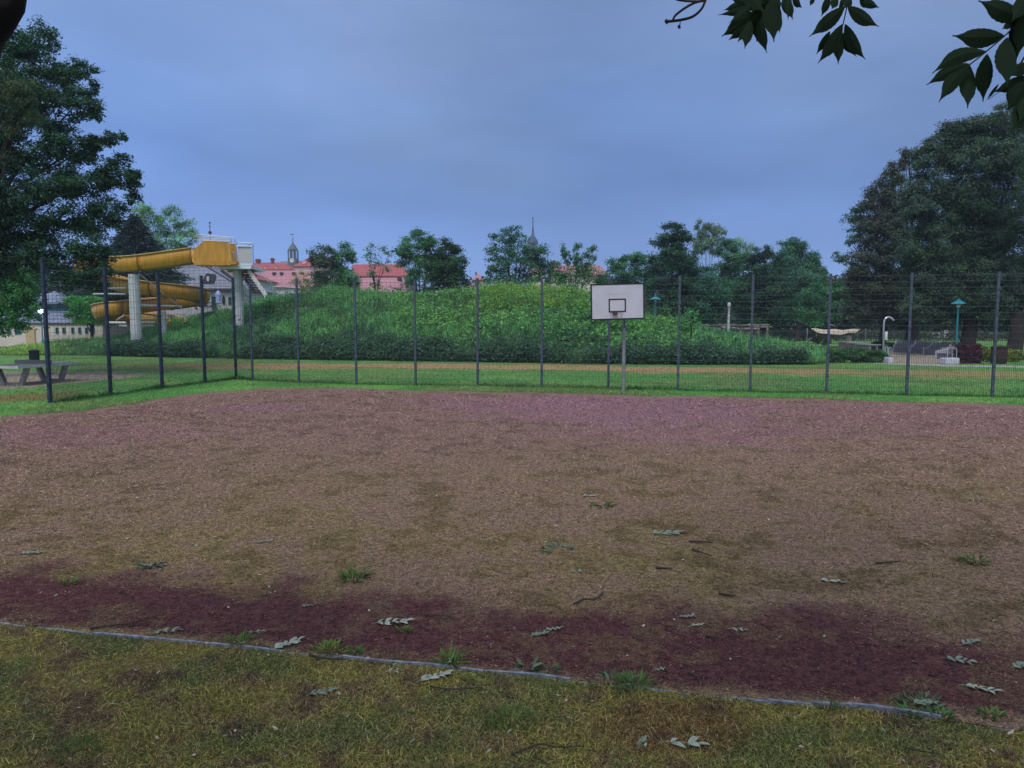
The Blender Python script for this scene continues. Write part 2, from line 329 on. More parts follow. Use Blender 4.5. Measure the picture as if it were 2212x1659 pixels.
# front lawn
n = 280000
x, y, r = fan_pts(n, -.70, .70, lambda a: np.full_like(a, 3.0), lambda a: r_in(a)-.02)
dens = n2(x, y)*.5+n4(x, y)*.5; k = RS.uniform(-1, 1, n) < dens+.85; x, y, r = x[k], y[k], r[k]; n = len(x)
cc = lawn_col(x, y)*1.08; cc = mixc(cc, (.42, .34, .19), (RS.uniform(0, 1, n) < .11)*.8); cc = mixc(cc, (.03, .035, .02), (RS.uniform(0, 1, n) < .2)*.8)
o = blades('lawn_grass', x, y, 0, RS.uniform(.015, .048, n), RS.uniform(.0024, .0048, n), .5, jitc(cc*1.12, .45, .1), 0); tag(o, 'short dry olive and yellow lawn grass in the foreground', 'grass', kind='stuff')
# dry moss and clipped bits on the court
n = 450000
x, y, r = fan_pts(n, -.70, .70, r_in, lambda a: r_out(a)*.96)
a = np.arctan2(x, y); s = (r-r_in(a))*np.cos(a)
bare = sstep(.1, .3, s)*(1-sstep(.8, 1.4, s+.42*n2(x, y)))
k = RS.uniform(0, 1, n) < np.clip(.85-.68*bare+.35*n5(x, y)*bare, .1, 1); x, y, r = x[k], y[k], r[k]; n = len(x)
cc = court_col(x, y); cc = mixc(cc, (.25, .17, .10), .30); cc = mixc(cc, (.42, .32, .24), (RS.uniform(0, 1, n) < .10)*.8); cc = mixc(cc, (.035, .022, .022), (RS.uniform(0, 1, n) < .30)*.9)
sc_ = np.clip(r/8, .75, 2.6)
o = blades('dry_moss', x, y, 0, RS.uniform(.014, .044, n)*sc_, RS.uniform(.003, .0062, n)*sc_, .24, jitc(cc*1.17, .5), .006); tag(o, 'dry brown moss and dead grass covering the red ash court', 'moss', kind='stuff')
# green verge between court and fence, and the meadow behind
n = 90000
x, y, r = fan_pts(n, -.72, .72, lambda a: r_out(a)*.992, lambda a: r_out(a)*1.10)
cc = lawn_col(x, y)*1.45; hh = .04+.05*np.clip(n3(x, y)+.5, 0, 1.4)
o = blades('verge_grass', x, y, 0, RS.uniform(.5, 1.25, n)*hh, RS.uniform(.008, .016, n), 1.0, jitc(cc, .3), 0); tag(o, 'bright green grass verge behind the red court', 'grass', kind='stuff')
n = 110000
x, y, r = fan_pts(n, -.72, .72, lambda a: r_out(a)*1.10, lambda a: np.full_like(a, 62.))
k = RS.uniform(0, 1, n) < .9; x, y, r = x[k], y[k], r[k]; n = len(x)
o = blades('meadow_grass', x, y, 0, RS.uniform(.05, .11, n), RS.uniform(.012, .025, n), .9, jitc(lawn_col(x, y), .3), 0)
tag(o, 'short green meadow grass between the fence and the overgrown mound', 'grass', kind='stuff')
# ------------------------------------------------------------------ the overgrown mound
CREST = [(-80,738),(0,739),(110,736),(230,724),(300,714),(350,697),(400,684),(440,668),(500,654),(540,644),(600,636),(650,626),(700,622),(760,624),(850,627),(950,628),(1000,625),(1060,618),(1150,616),(1230,620),(1280,632),(1350,655),(1420,682),(1500,704),(1560,717),(1620,731),(1700,744),(1750,754),(1795,764)]
FOOT = [(-80,768),(200,768),(300,771),(500,775),(700,778),(1000,782),(1300,787),(1500,788),(1760,788),(1800,786)]
def mound(px, t):
    px = np.asarray(px, float); t = np.asarray(t, float)
    cy_ = np.interp(px, [p[0] for p in CREST], [p[1] for p in CREST]); fy_ = np.interp(px, [p[0] for p in FOOT], [p[1] for p in FOOT])
    v = (CY-fy_)/F; tt = -H/(-SP+v*CP); Yf = (CP+v*SP)*tt; run = 12.0
    Yc = Yf+run; v2 = (CY-cy_)/F; zc = H+(-SP+v2*CP)*Yc/(CP+v2*SP)-.55; zc = np.maximum(zc-.12*sstep(700, 860, px)*(1-sstep(1400, 1560, px)), .02)
    s1 = np.clip(t, 0, 1); prof = np.where(t <= 1, s1**.85*(1-.12*np.sin(math.pi*s1)), 1-sstep(1.25, 2.3, t))
    z = zc*prof-.05*(t <= 0); Y = Yf+run*t
    z = z+.12*np.clip(zc, 0, 1)*n1(px*.03, Y)*(t > .05)*(t < 1.6)
    x = (px-CX)/F*(Y*CP+(H-z)*SP)
    return x, Y, z
PX = np.linspace(-80, 1800, 240)[None, :]; TT = np.linspace(-.02, 2.3, 60)[:, None]
mx2, my2, mz2 = mound(PX+TT*0, TT+PX*0); V = np.stack([mx2, my2, mz2], -1).reshape(-1, 3)
i = np.arange(59)[:, None]*240+np.arange(239)[None, :]; Fc = np.stack([i, i+1, i+241, i+240], -1).reshape(-1, 4)[:, ::-1]
o = np_mesh('hill', V, Fc, GROUND, None, np.tile((.035, .055, .02), (len(V), 1)), True); tag(o, kind='structure')
for p in o.data.polygons[:1]:
    if p.normal.z < 0: o.data.flip_normals()
nm1 = mk_noise(41, 9, 4); nm2 = mk_noise(42, 3, 4); nm3 = mk_noise(43, 1.2, 3)
n = 150000
px = RS.uniform(-80, 1790, n); t = RS.uniform(.0, 1.25, n)**.9; x, y, z = mound(px, t)
hz = .36+.26*nm2(x, y)+.16*nm1(x, y)+.12*nm3(x, y); hz = np.clip(hz, .14, 1.0)*(1-.35*sstep(200, 0, px))
base = mixc((.07, .22, .085), (.12, .34, .10), sstep(-.4, .7, nm1(x, y)+.4*nm2(x, y)))
base = mixc(base, (.05, .15, .09), sstep(.1, .9, nm2(x+50, y)+.4*nm1(y, x))*.6)
yel = np.exp(-((px-1140)/130)**2)*sstep(.72, .95, t)+np.exp(-((px-1075)/45)**2-((t-.60)/.05)**2)+.6*np.exp(-((px-40)/110)**2); base = mixc(base, (.25, .38, .05), np.clip(yel, 0, 1)*.9)*(1.5, 1.38, 1.5)
az = RS.uniform(0, 2*np.pi, n); el = np.clip(RS.normal(1.15, .25, n), .2, 1.55); D = np.stack([np.cos(az)*np.cos(el), np.sin(az)*np.cos(el), np.sin(el)], 1)
a2 = az+np.pi/2; S = np.stack([np.cos(a2), np.sin(a2), az*0], 1); Ln = hz*RS.uniform(.5, 1.35, n)
up0 = RS.uniform(0, .35, n)*hz
bend = np.stack([np.cos(az)*Ln*.25, np.sin(az)*Ln*.25, -Ln*.12], 1)
o = cards('tall_grass', np.stack([x, y, z+up0], 1), D, S, Ln, RS.uniform(.018, .045, n), bend, jitc(base, .36), GRASS); tag(o, 'tall wild green grass covering the mound behind the fence', 'grass', kind='stuff')
def leafcloud(P, up, s, colr, spread=.8, asp=.55, updir=(0, -.15, 1)):
    n = len(P); nn = nrm(np.asarray(updir)[None, :]*up+RS.normal(0, spread, (n, 3))*.7); d = RS.normal(0, 1, (n, 3)); d -= nn*(d*nn).sum(1, keepdims=True); d = nrm(d); d[:, 2] -= .2; d = nrm(d)
    S = nrm(np.cross(nn, d)); s = np.broadcast_to(s, (n,))
    return P-d*s[:, None]*.5, d, S, s, s*asp, -nn*(s*.12)[:, None], colr
def weeds(n, pxr, tr, gate, hgt, size, cA, cB, name, label, per=14, cat='weeds'):
    px = RS.uniform(*pxr, n); t = RS.uniform(*tr, n); k = gate(px, t) > RS.uniform(0, 1, n); px, t = px[k], t[k]; x, y, z = mound(px, t); m = len(x)
    h = hgt*RS.uniform(.6, 1.25, m)*(1+.3*nm2(x, y)); ct = mixc(cA, cB, RS.uniform(0, 1, m)*.6+.4*sstep(-.5, .5, nm1(x, y)+.5*nm3(x, y)))
    q = np.repeat(np.arange(m), per); N_ = len(q); u = RS.uniform(0, 1, N_)
    P = np.stack([x[q]+RS.normal(0, .13, N_)*(h[q]/.6), y[q]+RS.normal(0, .13, N_)*(h[q]/.6), z[q]+h[q]*(.25+.8*u)], 1)
    o = cards(name, *leafcloud(P, 1.0, RS.uniform(.6, 1.3, N_)*size, jitc(ct[q], .22)), LEAF); return tag(o, label, cat, kind='stuff')
def g1(px, t):
    x, y, z = mound(px, t); v = nm1(x+7, y)*.6+nm2(x, y)*.7
    return np.clip((.25+.8*sstep(-.1, .5, v))*sstep(780, 1000, px)*(1-.55*sstep(1250, 1500, px))*(.25+.75*sstep(.25, .45, t)), 0, 1)
weeds(8500, (780, 1500), (.12, 1.15), g1, .62, .20, (.11, .33, .09), (.22, .48, .12), 'broad_leaf_weeds', 'bright green broad-leaved weeds on the middle of the mound')
def g2(px, t):
    x, y, z = mound(px, t); return np.clip(.28+.5*nm2(y, x), 0, 1)*sstep(380, 600, px)
weeds(5200, (240, 1600), (.1, 1.15), g2, .55, .12, (.06, .19, .08), (.10, .28, .11), 'nettles', 'dark green nettles growing among the tall grass on the mound')
weeds(5200, (235, 1740), (-.01, .15), lambda p, t: np.clip(1.15-t/.13+.9*nm2(p*.05, p*.02), 0, 1)*(1-.5*sstep(1560, 1740, p)), .72, .17, (.042, .11, .060), (.080, .18, .09), 'brambles', 'dark bramble thicket along the foot of the mound', 26, 'brambles')
weeds(1500, (1020, 1290), (.72, 1.1), lambda p, t: np.clip(1.2-abs(p-1150)/150, 0, 1), .66, .08, (.22, .40, .05), (.36, .52, .07), 'goldenrod', 'yellow-green goldenrod crowning the mound left of the backboard', 22)
weeds(520, (330, 1500), (.55, 1.08), lambda p, t: p*0+1, 1.25, .11, (.06, .17, .06), (.14, .34, .09), 'tall_weeds', 'scattered taller leafy stems sticking up along the mound crest', 30)
weeds(300, (500, 1700), (.1, .9), lambda p, t: p*0+.8, .8, .16, (.03, .09, .045), (.05, .13, .06), 'dark_weeds', 'dark low shrubs dotted over the mound', 40)
weeds(420, (640, 1290), (.05, .9), lambda p, t: p*0+1, .75, .10, (.12, .075, .05), (.16, .13, .05), 'seeded_docks', 'rusty brown seed heads of docks scattered over the mound', 8)

# ------------------------------------------------------------------ trees
def crown_arrays(blobs, Y, leafpx, base, dens, var=.3, ncl=1.0, bright=None, droop=0):
    out = []
    for b in blobs:
        px, py, rx, ry = b[:4]; yy = Y+(b[4] if len(b) > 4 else RS.uniform(-.12, .12)*min(rx, 60)*Y/F*2)
        c = np.array(at(px, py, yy)); sx_, sz_ = rx*yy/F, ry*yy/F; sy_ = min(sx_, sz_)*1.1
        nc = max(7, int(15*ncl*(rx*ry/900)**.6)); v = nrm(RS.normal(0, 1, (nc, 3))); rr = RS.uniform(.25, 1.0, (nc, 1))**.6
        C = v*rr*np.array((sx_, sy_, sz_)); crad = np.array((sx_, sy_, sz_))*(.56/nc**.20)
        nl = int(dens*2.7*math.pi*rx*ry/(leafpx**2*.5)); q = RS.randint(0, nc, nl); s = leafpx*yy/F
        P = c+C[q]+RS.normal(0, 1, (nl, 3))*crad*np.array((.62, .62, .48)); 
        out_ = nrm(C[q]+1e-4); ct = RS.uniform(1-var, 1+var, (nc, 1)); hue = 1+RS.normal(0, .07, (nc, 3))
        cc = np.asarray(base)*ct[q]*hue[q]
        if bright is not None: cc = mixc(cc, bright, (RS.uniform(0, 1, nc)**2)[q]*.8)
        nn = nrm(np.array((0, 0, 1.0))*.75+out_*.5+RS.normal(0, .5, (nl, 3))); d = RS.normal(0, 1, (nl, 3)); d[:, 2] -= .5+droop*3; d -= nn*(d*nn).sum(1, keepdims=True)*(1-min(droop, 1)); d = nrm(d)
        S = nrm(np.cross(nn, d)); sz = s*RS.uniform(.7, 1.35, nl)*(1+droop)
        out.append((P, d, S, sz, sz*(.62-.35*min(droop, 1)), -nn*(sz*.15)[:, None], jitc(cc, .16, .04)))
    return [np.concatenate([o[i] for o in out]) for i in range(7)]
def tree(label, Y, tpx, blobs, leafpx=5, base=(.035, .07, .03), dens=2.2, trad=.35, cat='tree', name='tree', group=None, z0=0, limbs=True, fork=None, **kw):
    x0 = X(tpx, Y, 1.0); root = thing(name, label, cat, (x0, Y, z0), group)
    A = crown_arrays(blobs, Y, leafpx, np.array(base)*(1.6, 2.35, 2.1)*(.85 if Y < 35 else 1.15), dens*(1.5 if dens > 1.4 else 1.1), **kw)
    ymin = min(b[1]+b[3]*.6 for b in blobs); ztop = max(Z(min(b[1] for b in blobs), Y), z0+2); zf = fork if fork is not None else z0+(ztop-z0)*.3
    mb = MB(); p0 = Vector((x0, Y, z0-.1)); pf = Vector((x0+.1, Y, zf))
    mb.tube([p0, p0+Vector((0, 0, .5)), (p0+pf)/2+Vector((.06*trad*4, 0, 0)), pf], [trad*1.5, trad*1.08, trad*.95, trad*.85], 10)
    if limbs:
        for b in sorted(blobs, key=lambda b: -b[2]*b[3])[:16]:
            c = at(b[0], b[1], Y+(b[4] if len(b) > 4 else 0)); mid = pf.lerp(c, .5)+Vector((RS.uniform(-.4, .4), RS.uniform(-.3, .3), abs(c.z-pf.z)*.12))
            mb.tube([pf-Vector((0, 0, .3)), pf.lerp(mid, .5)+Vector((0, 0, .2)), mid, mid.lerp(c, .55), c], [trad*.5, trad*.28, trad*.17, trad*.09, trad*.04], 6)
            for _ in range(4):
                e_ = c+Vector((RS.uniform(-1, 1)*b[2], RS.uniform(-.5, .5)*b[2], RS.uniform(-.8, 1)*b[3]))*Y/F*.85
                mb.tube([mid.lerp(c, .5), mid.lerp(e_, .65), e_], [trad*.08, trad*.05, trad*.02], 4)
    mb.build('trunk', BARK, root, True)
    cards('crown', *A, LEAF, root); return root
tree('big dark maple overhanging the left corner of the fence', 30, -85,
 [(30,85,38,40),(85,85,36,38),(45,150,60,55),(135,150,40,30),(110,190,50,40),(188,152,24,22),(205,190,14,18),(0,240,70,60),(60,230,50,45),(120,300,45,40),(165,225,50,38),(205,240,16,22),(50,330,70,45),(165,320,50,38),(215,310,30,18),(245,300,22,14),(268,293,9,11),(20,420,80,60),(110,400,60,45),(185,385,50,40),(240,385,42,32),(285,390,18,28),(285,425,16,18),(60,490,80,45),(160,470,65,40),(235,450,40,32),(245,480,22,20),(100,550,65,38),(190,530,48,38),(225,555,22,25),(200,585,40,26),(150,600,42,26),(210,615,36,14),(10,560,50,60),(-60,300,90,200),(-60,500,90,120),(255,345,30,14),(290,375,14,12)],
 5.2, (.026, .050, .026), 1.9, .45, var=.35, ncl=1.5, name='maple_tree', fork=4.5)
tree('paler yellow-green birch foliage hanging beside the big left maple', 25, -110, [(20,170,34,34),(35,215,34,38),(55,240,26,40),(30,270,22,38),(60,200,28,30)], 3.4, (.040, .050, .024), .85, .2, var=.25, droop=.6, name='birch_tree')
tree('light green bushy tree at the left edge below the maple', 38, -40, [(0,620,50,60),(40,640,35,40),(60,600,30,30),(15,690,48,30),(70,665,20,28),(80,565,22,24)], 4.6, (.045, .095, .035), 1.9, .25, var=.3, name='lime_tree')
tree('round clipped green tree beside the cream pool house', 66, 197, [(175,668,28,24),(205,665,24,26),(160,650,18,14),(200,648,22,12),(190,685,34,14),(217,680,10,20),(185,665,30,24),(165,680,22,14)], 3.6, (.05, .125, .03), 3.4, .16, var=.25, name='clipped_tree', fork=1.6)
tree('pale silvery green tree standing behind the dark spruce', 88, 350, [(300,455,24,16),(330,465,30,24),(370,468,26,22),(400,490,24,26),(300,490,28,26),(345,505,40,30),(390,520,30,22),(418,512,10,14),(330,535,40,18),(400,535,18,12)], 3.6, (.115, .165, .075), 1.35, .35, var=.25, bright=(.06, .13, .035), name='silver_tree')
# spruce
sp = thing('spruce', 'dark blue-green spruce behind the yellow chute', 'tree', (X(290, 74), 74, 0))
sp_top = at(290, 466, 74); bx0 = sp_top.x
Ps = []; n = 34000; u = RS.uniform(0, 1, n)**.6; az = RS.uniform(0, 2*np.pi, n); tier = np.floor(u*17)/17; fr = (u*17) % 1
rad = (.12+u*6.6)*(1-.5*fr)*(1+.3*np.sin(az*5+tier*40)); rr = rad*RS.uniform(.2, 1, n)**.5
P = np.stack([bx0+np.cos(az)*rr, 74+np.sin(az)*rr, sp_top.z-u*8.2-.20*rr+.15*RS.normal(0, 1, n)], 1)
D = nrm(np.stack([np.cos(az), np.sin(az), -.25+RS.normal(0, .3, n)], 1)); S = nrm(np.cross(D, RS.normal(0, 1, (n, 3))))
cards('crown', P, D, S, RS.uniform(.3, .55, n), .16, D*0, jitc(np.tile((.032, .065, .058), (n, 1)), .25), LEAF, sp)
mb = MB(); mb.tube([(bx0, 74, -.1), (bx0, 74, 4), (bx0, 74, sp_top.z+.3)], [.3, .22, .03], 8); mb.build('trunk', BARK, sp)
DG = (.030, .062, .030)
G2 = 'trees standing behind the mound'
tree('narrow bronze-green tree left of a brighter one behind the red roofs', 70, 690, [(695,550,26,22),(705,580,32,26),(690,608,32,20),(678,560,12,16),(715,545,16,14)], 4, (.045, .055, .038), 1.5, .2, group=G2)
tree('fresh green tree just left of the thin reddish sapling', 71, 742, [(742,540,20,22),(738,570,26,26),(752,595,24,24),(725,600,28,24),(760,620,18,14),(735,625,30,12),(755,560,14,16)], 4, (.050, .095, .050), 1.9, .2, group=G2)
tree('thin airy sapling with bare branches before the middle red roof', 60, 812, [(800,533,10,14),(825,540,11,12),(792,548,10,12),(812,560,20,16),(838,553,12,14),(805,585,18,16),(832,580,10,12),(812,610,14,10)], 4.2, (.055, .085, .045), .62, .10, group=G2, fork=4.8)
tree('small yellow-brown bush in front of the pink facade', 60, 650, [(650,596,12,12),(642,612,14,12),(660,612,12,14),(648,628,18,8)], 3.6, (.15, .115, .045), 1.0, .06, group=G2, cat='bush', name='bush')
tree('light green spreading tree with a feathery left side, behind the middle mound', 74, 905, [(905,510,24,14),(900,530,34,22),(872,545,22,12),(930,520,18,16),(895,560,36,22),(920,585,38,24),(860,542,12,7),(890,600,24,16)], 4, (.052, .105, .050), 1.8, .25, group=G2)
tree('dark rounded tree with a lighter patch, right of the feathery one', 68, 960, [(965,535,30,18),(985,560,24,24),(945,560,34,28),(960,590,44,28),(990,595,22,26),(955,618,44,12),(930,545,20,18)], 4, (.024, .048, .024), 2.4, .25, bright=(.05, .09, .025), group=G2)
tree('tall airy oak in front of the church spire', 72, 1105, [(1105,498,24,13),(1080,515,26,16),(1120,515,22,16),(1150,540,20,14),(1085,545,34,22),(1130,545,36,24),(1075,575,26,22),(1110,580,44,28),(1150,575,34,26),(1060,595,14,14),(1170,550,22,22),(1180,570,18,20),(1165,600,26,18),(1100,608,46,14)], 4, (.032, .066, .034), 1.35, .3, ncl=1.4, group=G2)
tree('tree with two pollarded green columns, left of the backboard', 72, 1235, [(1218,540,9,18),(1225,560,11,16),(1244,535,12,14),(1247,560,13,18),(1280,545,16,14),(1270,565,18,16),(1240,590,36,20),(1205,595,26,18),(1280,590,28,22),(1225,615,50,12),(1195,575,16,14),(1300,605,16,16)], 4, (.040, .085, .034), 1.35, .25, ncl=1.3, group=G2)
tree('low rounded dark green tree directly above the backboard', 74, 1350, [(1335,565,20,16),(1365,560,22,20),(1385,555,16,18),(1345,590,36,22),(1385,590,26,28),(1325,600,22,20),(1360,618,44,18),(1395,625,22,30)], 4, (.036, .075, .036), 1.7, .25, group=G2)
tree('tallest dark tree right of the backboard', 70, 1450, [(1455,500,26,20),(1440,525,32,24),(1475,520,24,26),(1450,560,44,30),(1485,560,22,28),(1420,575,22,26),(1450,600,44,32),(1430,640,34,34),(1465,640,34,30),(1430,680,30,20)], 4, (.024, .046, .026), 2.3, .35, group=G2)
G3 = 'park trees behind the playground'
tree('grey hanging birch rising behind the round willow', 100, 1525, [(1515,490,12,16),(1535,488,14,12),(1525,515,24,24),(1550,500,14,18),(1545,530,18,24),(1510,530,14,24)], 3, (.085, .090, .070), 1.0, .18, droop=.7, group=G3, name='birch_tree')
tree('small pale birch peeping between the dark crowns', 104, 1605, [(1595,530,16,14),(1612,545,14,22),(1585,545,14,20)], 3, (.10, .125, .085), .9, .16, droop=.7, group=G3, name='birch_tree')
tree('blue-green rounded willow behind the young maple', 72, 1500, [(1500,580,40,26),(1485,610,44,34),(1525,610,40,34),(1460,650,40,36),(1510,650,54,40),(1545,650,30,40),(1490,690,66,26),(1440,680,24,26),(1555,690,24,20)], 3.6, (.036, .075, .046), 2.5, .35, group=G3, name='willow_tree')
tree('slim dark green tree between the willow and the rope mast', 88, 1572, [(1570,520,12,14),(1572,545,20,20),(1575,575,28,26),(1560,600,24,24),(1590,610,26,30),(1600,570,20,20)], 3.8, (.030, .062, .032), 2.2, .25, group=G3)
tree('dark leafy tree above the log pergola', 74, 1650, [(1650,545,22,16),(1635,570,32,24),(1665,575,28,26),(1625,610,40,30),(1670,615,40,34),(1620,655,44,34),(1680,660,40,34),(1640,690,60,22),(1600,640,26,34)], 3.8, (.026, .046, .026), 2.3, .35, group=G3, fork=1.8)
tree('broad misty green tree with two tops, left of the big right oak', 96, 1722, [(1715,522,16,12),(1735,530,10,14),(1700,540,28,16),(1730,555,36,24),(1690,570,34,28),(1755,575,26,28),(1725,600,50,34),(1770,605,16,30),(1700,640,50,36),(1750,645,40,34),(1780,590,6,14)], 3.6, (.036, .072, .044), 2.4, .35, group=G3)
tree('light green small tree above the shade sail', 84, 1790, [(1765,630,28,22),(1800,625,28,18),(1785,650,44,24),(1830,635,20,24),(1820,670,40,22),(1770,680,40,22),(1745,665,24,24)], 3.8, (.038, .085, .036), 2.0, .25, group=G3, fork=1.4)
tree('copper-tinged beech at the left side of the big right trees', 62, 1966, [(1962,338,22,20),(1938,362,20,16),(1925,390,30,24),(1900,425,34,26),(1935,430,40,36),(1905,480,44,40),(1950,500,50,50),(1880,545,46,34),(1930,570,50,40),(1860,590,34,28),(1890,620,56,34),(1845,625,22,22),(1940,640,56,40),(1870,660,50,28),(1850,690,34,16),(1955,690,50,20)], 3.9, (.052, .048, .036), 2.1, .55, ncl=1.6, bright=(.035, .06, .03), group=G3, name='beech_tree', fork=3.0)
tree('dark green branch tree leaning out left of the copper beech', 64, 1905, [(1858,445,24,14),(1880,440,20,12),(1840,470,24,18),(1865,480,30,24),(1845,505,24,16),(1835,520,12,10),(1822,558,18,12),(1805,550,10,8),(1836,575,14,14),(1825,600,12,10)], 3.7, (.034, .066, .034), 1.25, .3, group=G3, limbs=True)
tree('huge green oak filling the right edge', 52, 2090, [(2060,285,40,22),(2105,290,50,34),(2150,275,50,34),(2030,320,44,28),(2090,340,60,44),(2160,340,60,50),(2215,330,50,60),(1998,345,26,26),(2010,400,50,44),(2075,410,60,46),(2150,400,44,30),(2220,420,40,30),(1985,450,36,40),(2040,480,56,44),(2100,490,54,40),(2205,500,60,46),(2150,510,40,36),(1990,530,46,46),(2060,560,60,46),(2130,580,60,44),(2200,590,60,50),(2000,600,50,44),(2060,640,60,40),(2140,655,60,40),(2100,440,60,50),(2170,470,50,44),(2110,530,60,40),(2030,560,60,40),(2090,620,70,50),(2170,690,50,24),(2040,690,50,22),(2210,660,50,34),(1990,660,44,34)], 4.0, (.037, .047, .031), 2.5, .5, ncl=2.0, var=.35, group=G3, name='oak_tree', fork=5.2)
tree('sparse feathery treetop above the right oak', 47, 2230, [(2165,235,20,16),(2195,220,28,20),(2150,252,18,12),(2185,262,38,20),(2225,250,40,40),(2130,262,12,9),(2250,380,50,100)], 3.8, (.044, .050, .036), 1.2, .35, group=G3, ncl=1.5, fork=4, limbs=False)
tree('dark tree with a thick leaning trunk at the right frame edge', 46, 2190, [(2240,600,50,60),(2180,640,40,30),(2235,680,40,24),(2160,610,24,26)], 4.2, (.030, .036, .028), 2.4, .46, group=G3, fork=3.2)
tree('young bright maple growing on the right slope of the mound', 46, 1490, [(1490,672,9,10),(1478,684,12,9),(1503,680,8,12),(1470,694,12,8),(1492,696,20,10),(1508,695,9,8),(1480,708,24,8)], 4.6, (.055, .12, .04), .95, .05, cat='young tree', name='young_maple', z0=.8, fork=2.3)
# far wood and the strip of scrub under it
def scrub(name, label, Y, pxr, prof, n, s, cA, cB, cat='wood', dy=6):
    px = RS.uniform(*pxr, n); top = np.interp(px, [p[0] for p in prof], [p[1] for p in prof])
    yy = Y+RS.uniform(0, dy, n); zt = H+(700-top)/F*yy; nn_ = mk_noise(77, 6, 4)
    x = (px-CX)/F*yy; zt = zt*(1+.13*nn_(x, yy*2)); z = zt*RS.uniform(0, 1, n)**.75
    cc = mixc(cA, cB, RS.uniform(0, 1, n)*.5+.5*sstep(-.5, .5, nn_(x+30, z*3)))
    o = cards(name, *leafcloud(np.stack([x, yy, z], 1), .9, RS.uniform(.6, 1.3, n)*s, jitc(cc, .2)), LEAF); return tag(o, label, cat, kind='stuff')
scrub('woodland', 'dark far wood behind the playground trees', 112, (1380, 2420), [(1380,650),(1500,640),(1600,610),(1750,600),(1840,618),(1950,600),(2400,560)], 95000, .7, (.022, .045, .028), (.04, .08, .045), dy=22)
scrub('scrub', 'grey-green low scrub strip beyond the far lawn', 98, (1560, 2400), [(1560,716),(1700,712),(1800,714),(2400,716)], 9000, .35, (.055, .075, .05), (.09, .11, .07), 'scrub', 3)
scrub('tree_row', 'dark trees closing the gap behind the pool house', 106, (-260, 330), [(-260,560),(0,565),(120,580),(230,590),(330,600)], 26000, .6, (.03, .06, .035), (.05, .09, .045), dy=8)
scrub('treeline', 'low green treeline behind the mound and village', 130, (-300, 1420), [(-300,560),(0,570),(220,590),(340,610),(380,640),(560,642),(1000,610),(1010,606),(1045,610),(1300,600),(1420,610)], 20000, .7, (.035, .06, .034), (.05, .085, .04), dy=14)
# ------------------------------------------------------------------ fences
POSTM = mat('galvanised_post', (.09, .115, .16), .5, .3, nscale=9, namt=.35); POSTD = mat('dark_post', (.040, .058, .095), .5, .2, nscale=7, namt=.4)
WIRE = mat('fence_wire', (.095, .11, .125), .5, .4); WIRED = mat('dark_fence_wire', (.16, .185, .21), .5, .4)
def post_mb(p, ztop, w_, ang):
    M = Matrix.Translation(p) @ Matrix.Rotation(ang, 4, 'Z'); mb = MB()
    mb.box(-w_/2, w_/2, -w_*.4, w_*.4, -.1, ztop, M); mb.box(-w_*.56, w_*.56, -w_*.46, w_*.46, ztop, ztop+.02, M)
    z = .2
    while z < ztop-.05:
        mb.box(-w_*.75, w_*.75, -w_*.62, w_*.35, z-.016, z+.016, M); z += .4 if ztop < 1 else .4
    return mb
WIREV = mat('vertical_wire', (.030, .036, .042), .6, .2)
def panel(a, b, ztop, mw, parent, sv=.05, up_sv=.15, wv=.006, wh=.010):
    mb = MB(); d = (b-a); Ln = d.length; d.normalize(); k = int(Ln/sv); mid = 2.0
    for i in range(1, k):
        p = a+d*(i*Ln/k); mb.beam(p+Vector((0, 0, .04)), p+Vector((0, 0, mid)), wv)
    k = int(Ln/up_sv)
    for i in range(1, k):
        p = a+d*(i*Ln/k); mb.beam(p+Vector((0, 0, mid+.004)), p+Vector((0, 0, ztop-.02)), .0048)
    nv = len(mb.f); nrm_ = Vector((-d.y, d.x, 0))*.010; z = .06
    while z < ztop:
        for s_ in (-1, 1): mb.beam(a+nrm_*s_+Vector((0, 0, z)), b+nrm_*s_+Vector((0, 0, z)), wh*.7, wh*(.8 if z > 1.9 else .6))
        z += .2
    o = mb.build('mesh_panel', WIREV, parent); o.data.materials.append(mw)
    ix = np.zeros(len(o.data.polygons), dtype=np.int32); ix[nv:] = 1; o.data.polygons.foreach_set('material_index', ix); return o
def fence(name, label, pts, pw, pm, wm, wh=.010):
    root = thing(name, label, 'fence', (pts[0][0].x, pts[0][0].y, 0))
    for i, (p, zt) in enumerate(pts):
        q = pts[min(i+1, len(pts)-1)][0]; r = pts[max(i-1, 0)][0]; dd = q-r; ang = math.atan2(dd.y, dd.x)
        post_mb(p, zt, pw, ang).build('post', pm, root)
        if i: panel(pts[i-1][0], p, min(zt, pts[i-1][1])-.03, wm, root, wh=wh)
    return root
def gp(px, py, top):
    p = gnd(px, py); return (p, H+(700-top)*p.y/F)
A = [gp(108.5, 873, 560), gp(239, 854, 580), gp(350.5, 839, 590), gp(443, 827.5, 597), gp(510, 819, 602)]
fence('left_fence', 'dark mesh fence with thick posts running back along the left side of the court', A, .095, POSTD, WIRED)
Bx = [546, 646, 770, 898, 1032, 1170, 1314, 1464, 1620, 1785, 1958, 2143, 2345, 2565]
By = [822.5, 828.5, 831, 833.5, 836, 839, 842, 845, 848.3, 851.6, 855, 858.6, 862.5, 867]
B = [A[-1]]+[gp(x_, y_, 609-.0128*(x_-546)) for x_, y_ in zip(Bx, By)]
fence('back_fence', 'tall grey mesh ball-stop fence behind the basketball hoop', B, .072, POSTM, WIRE)

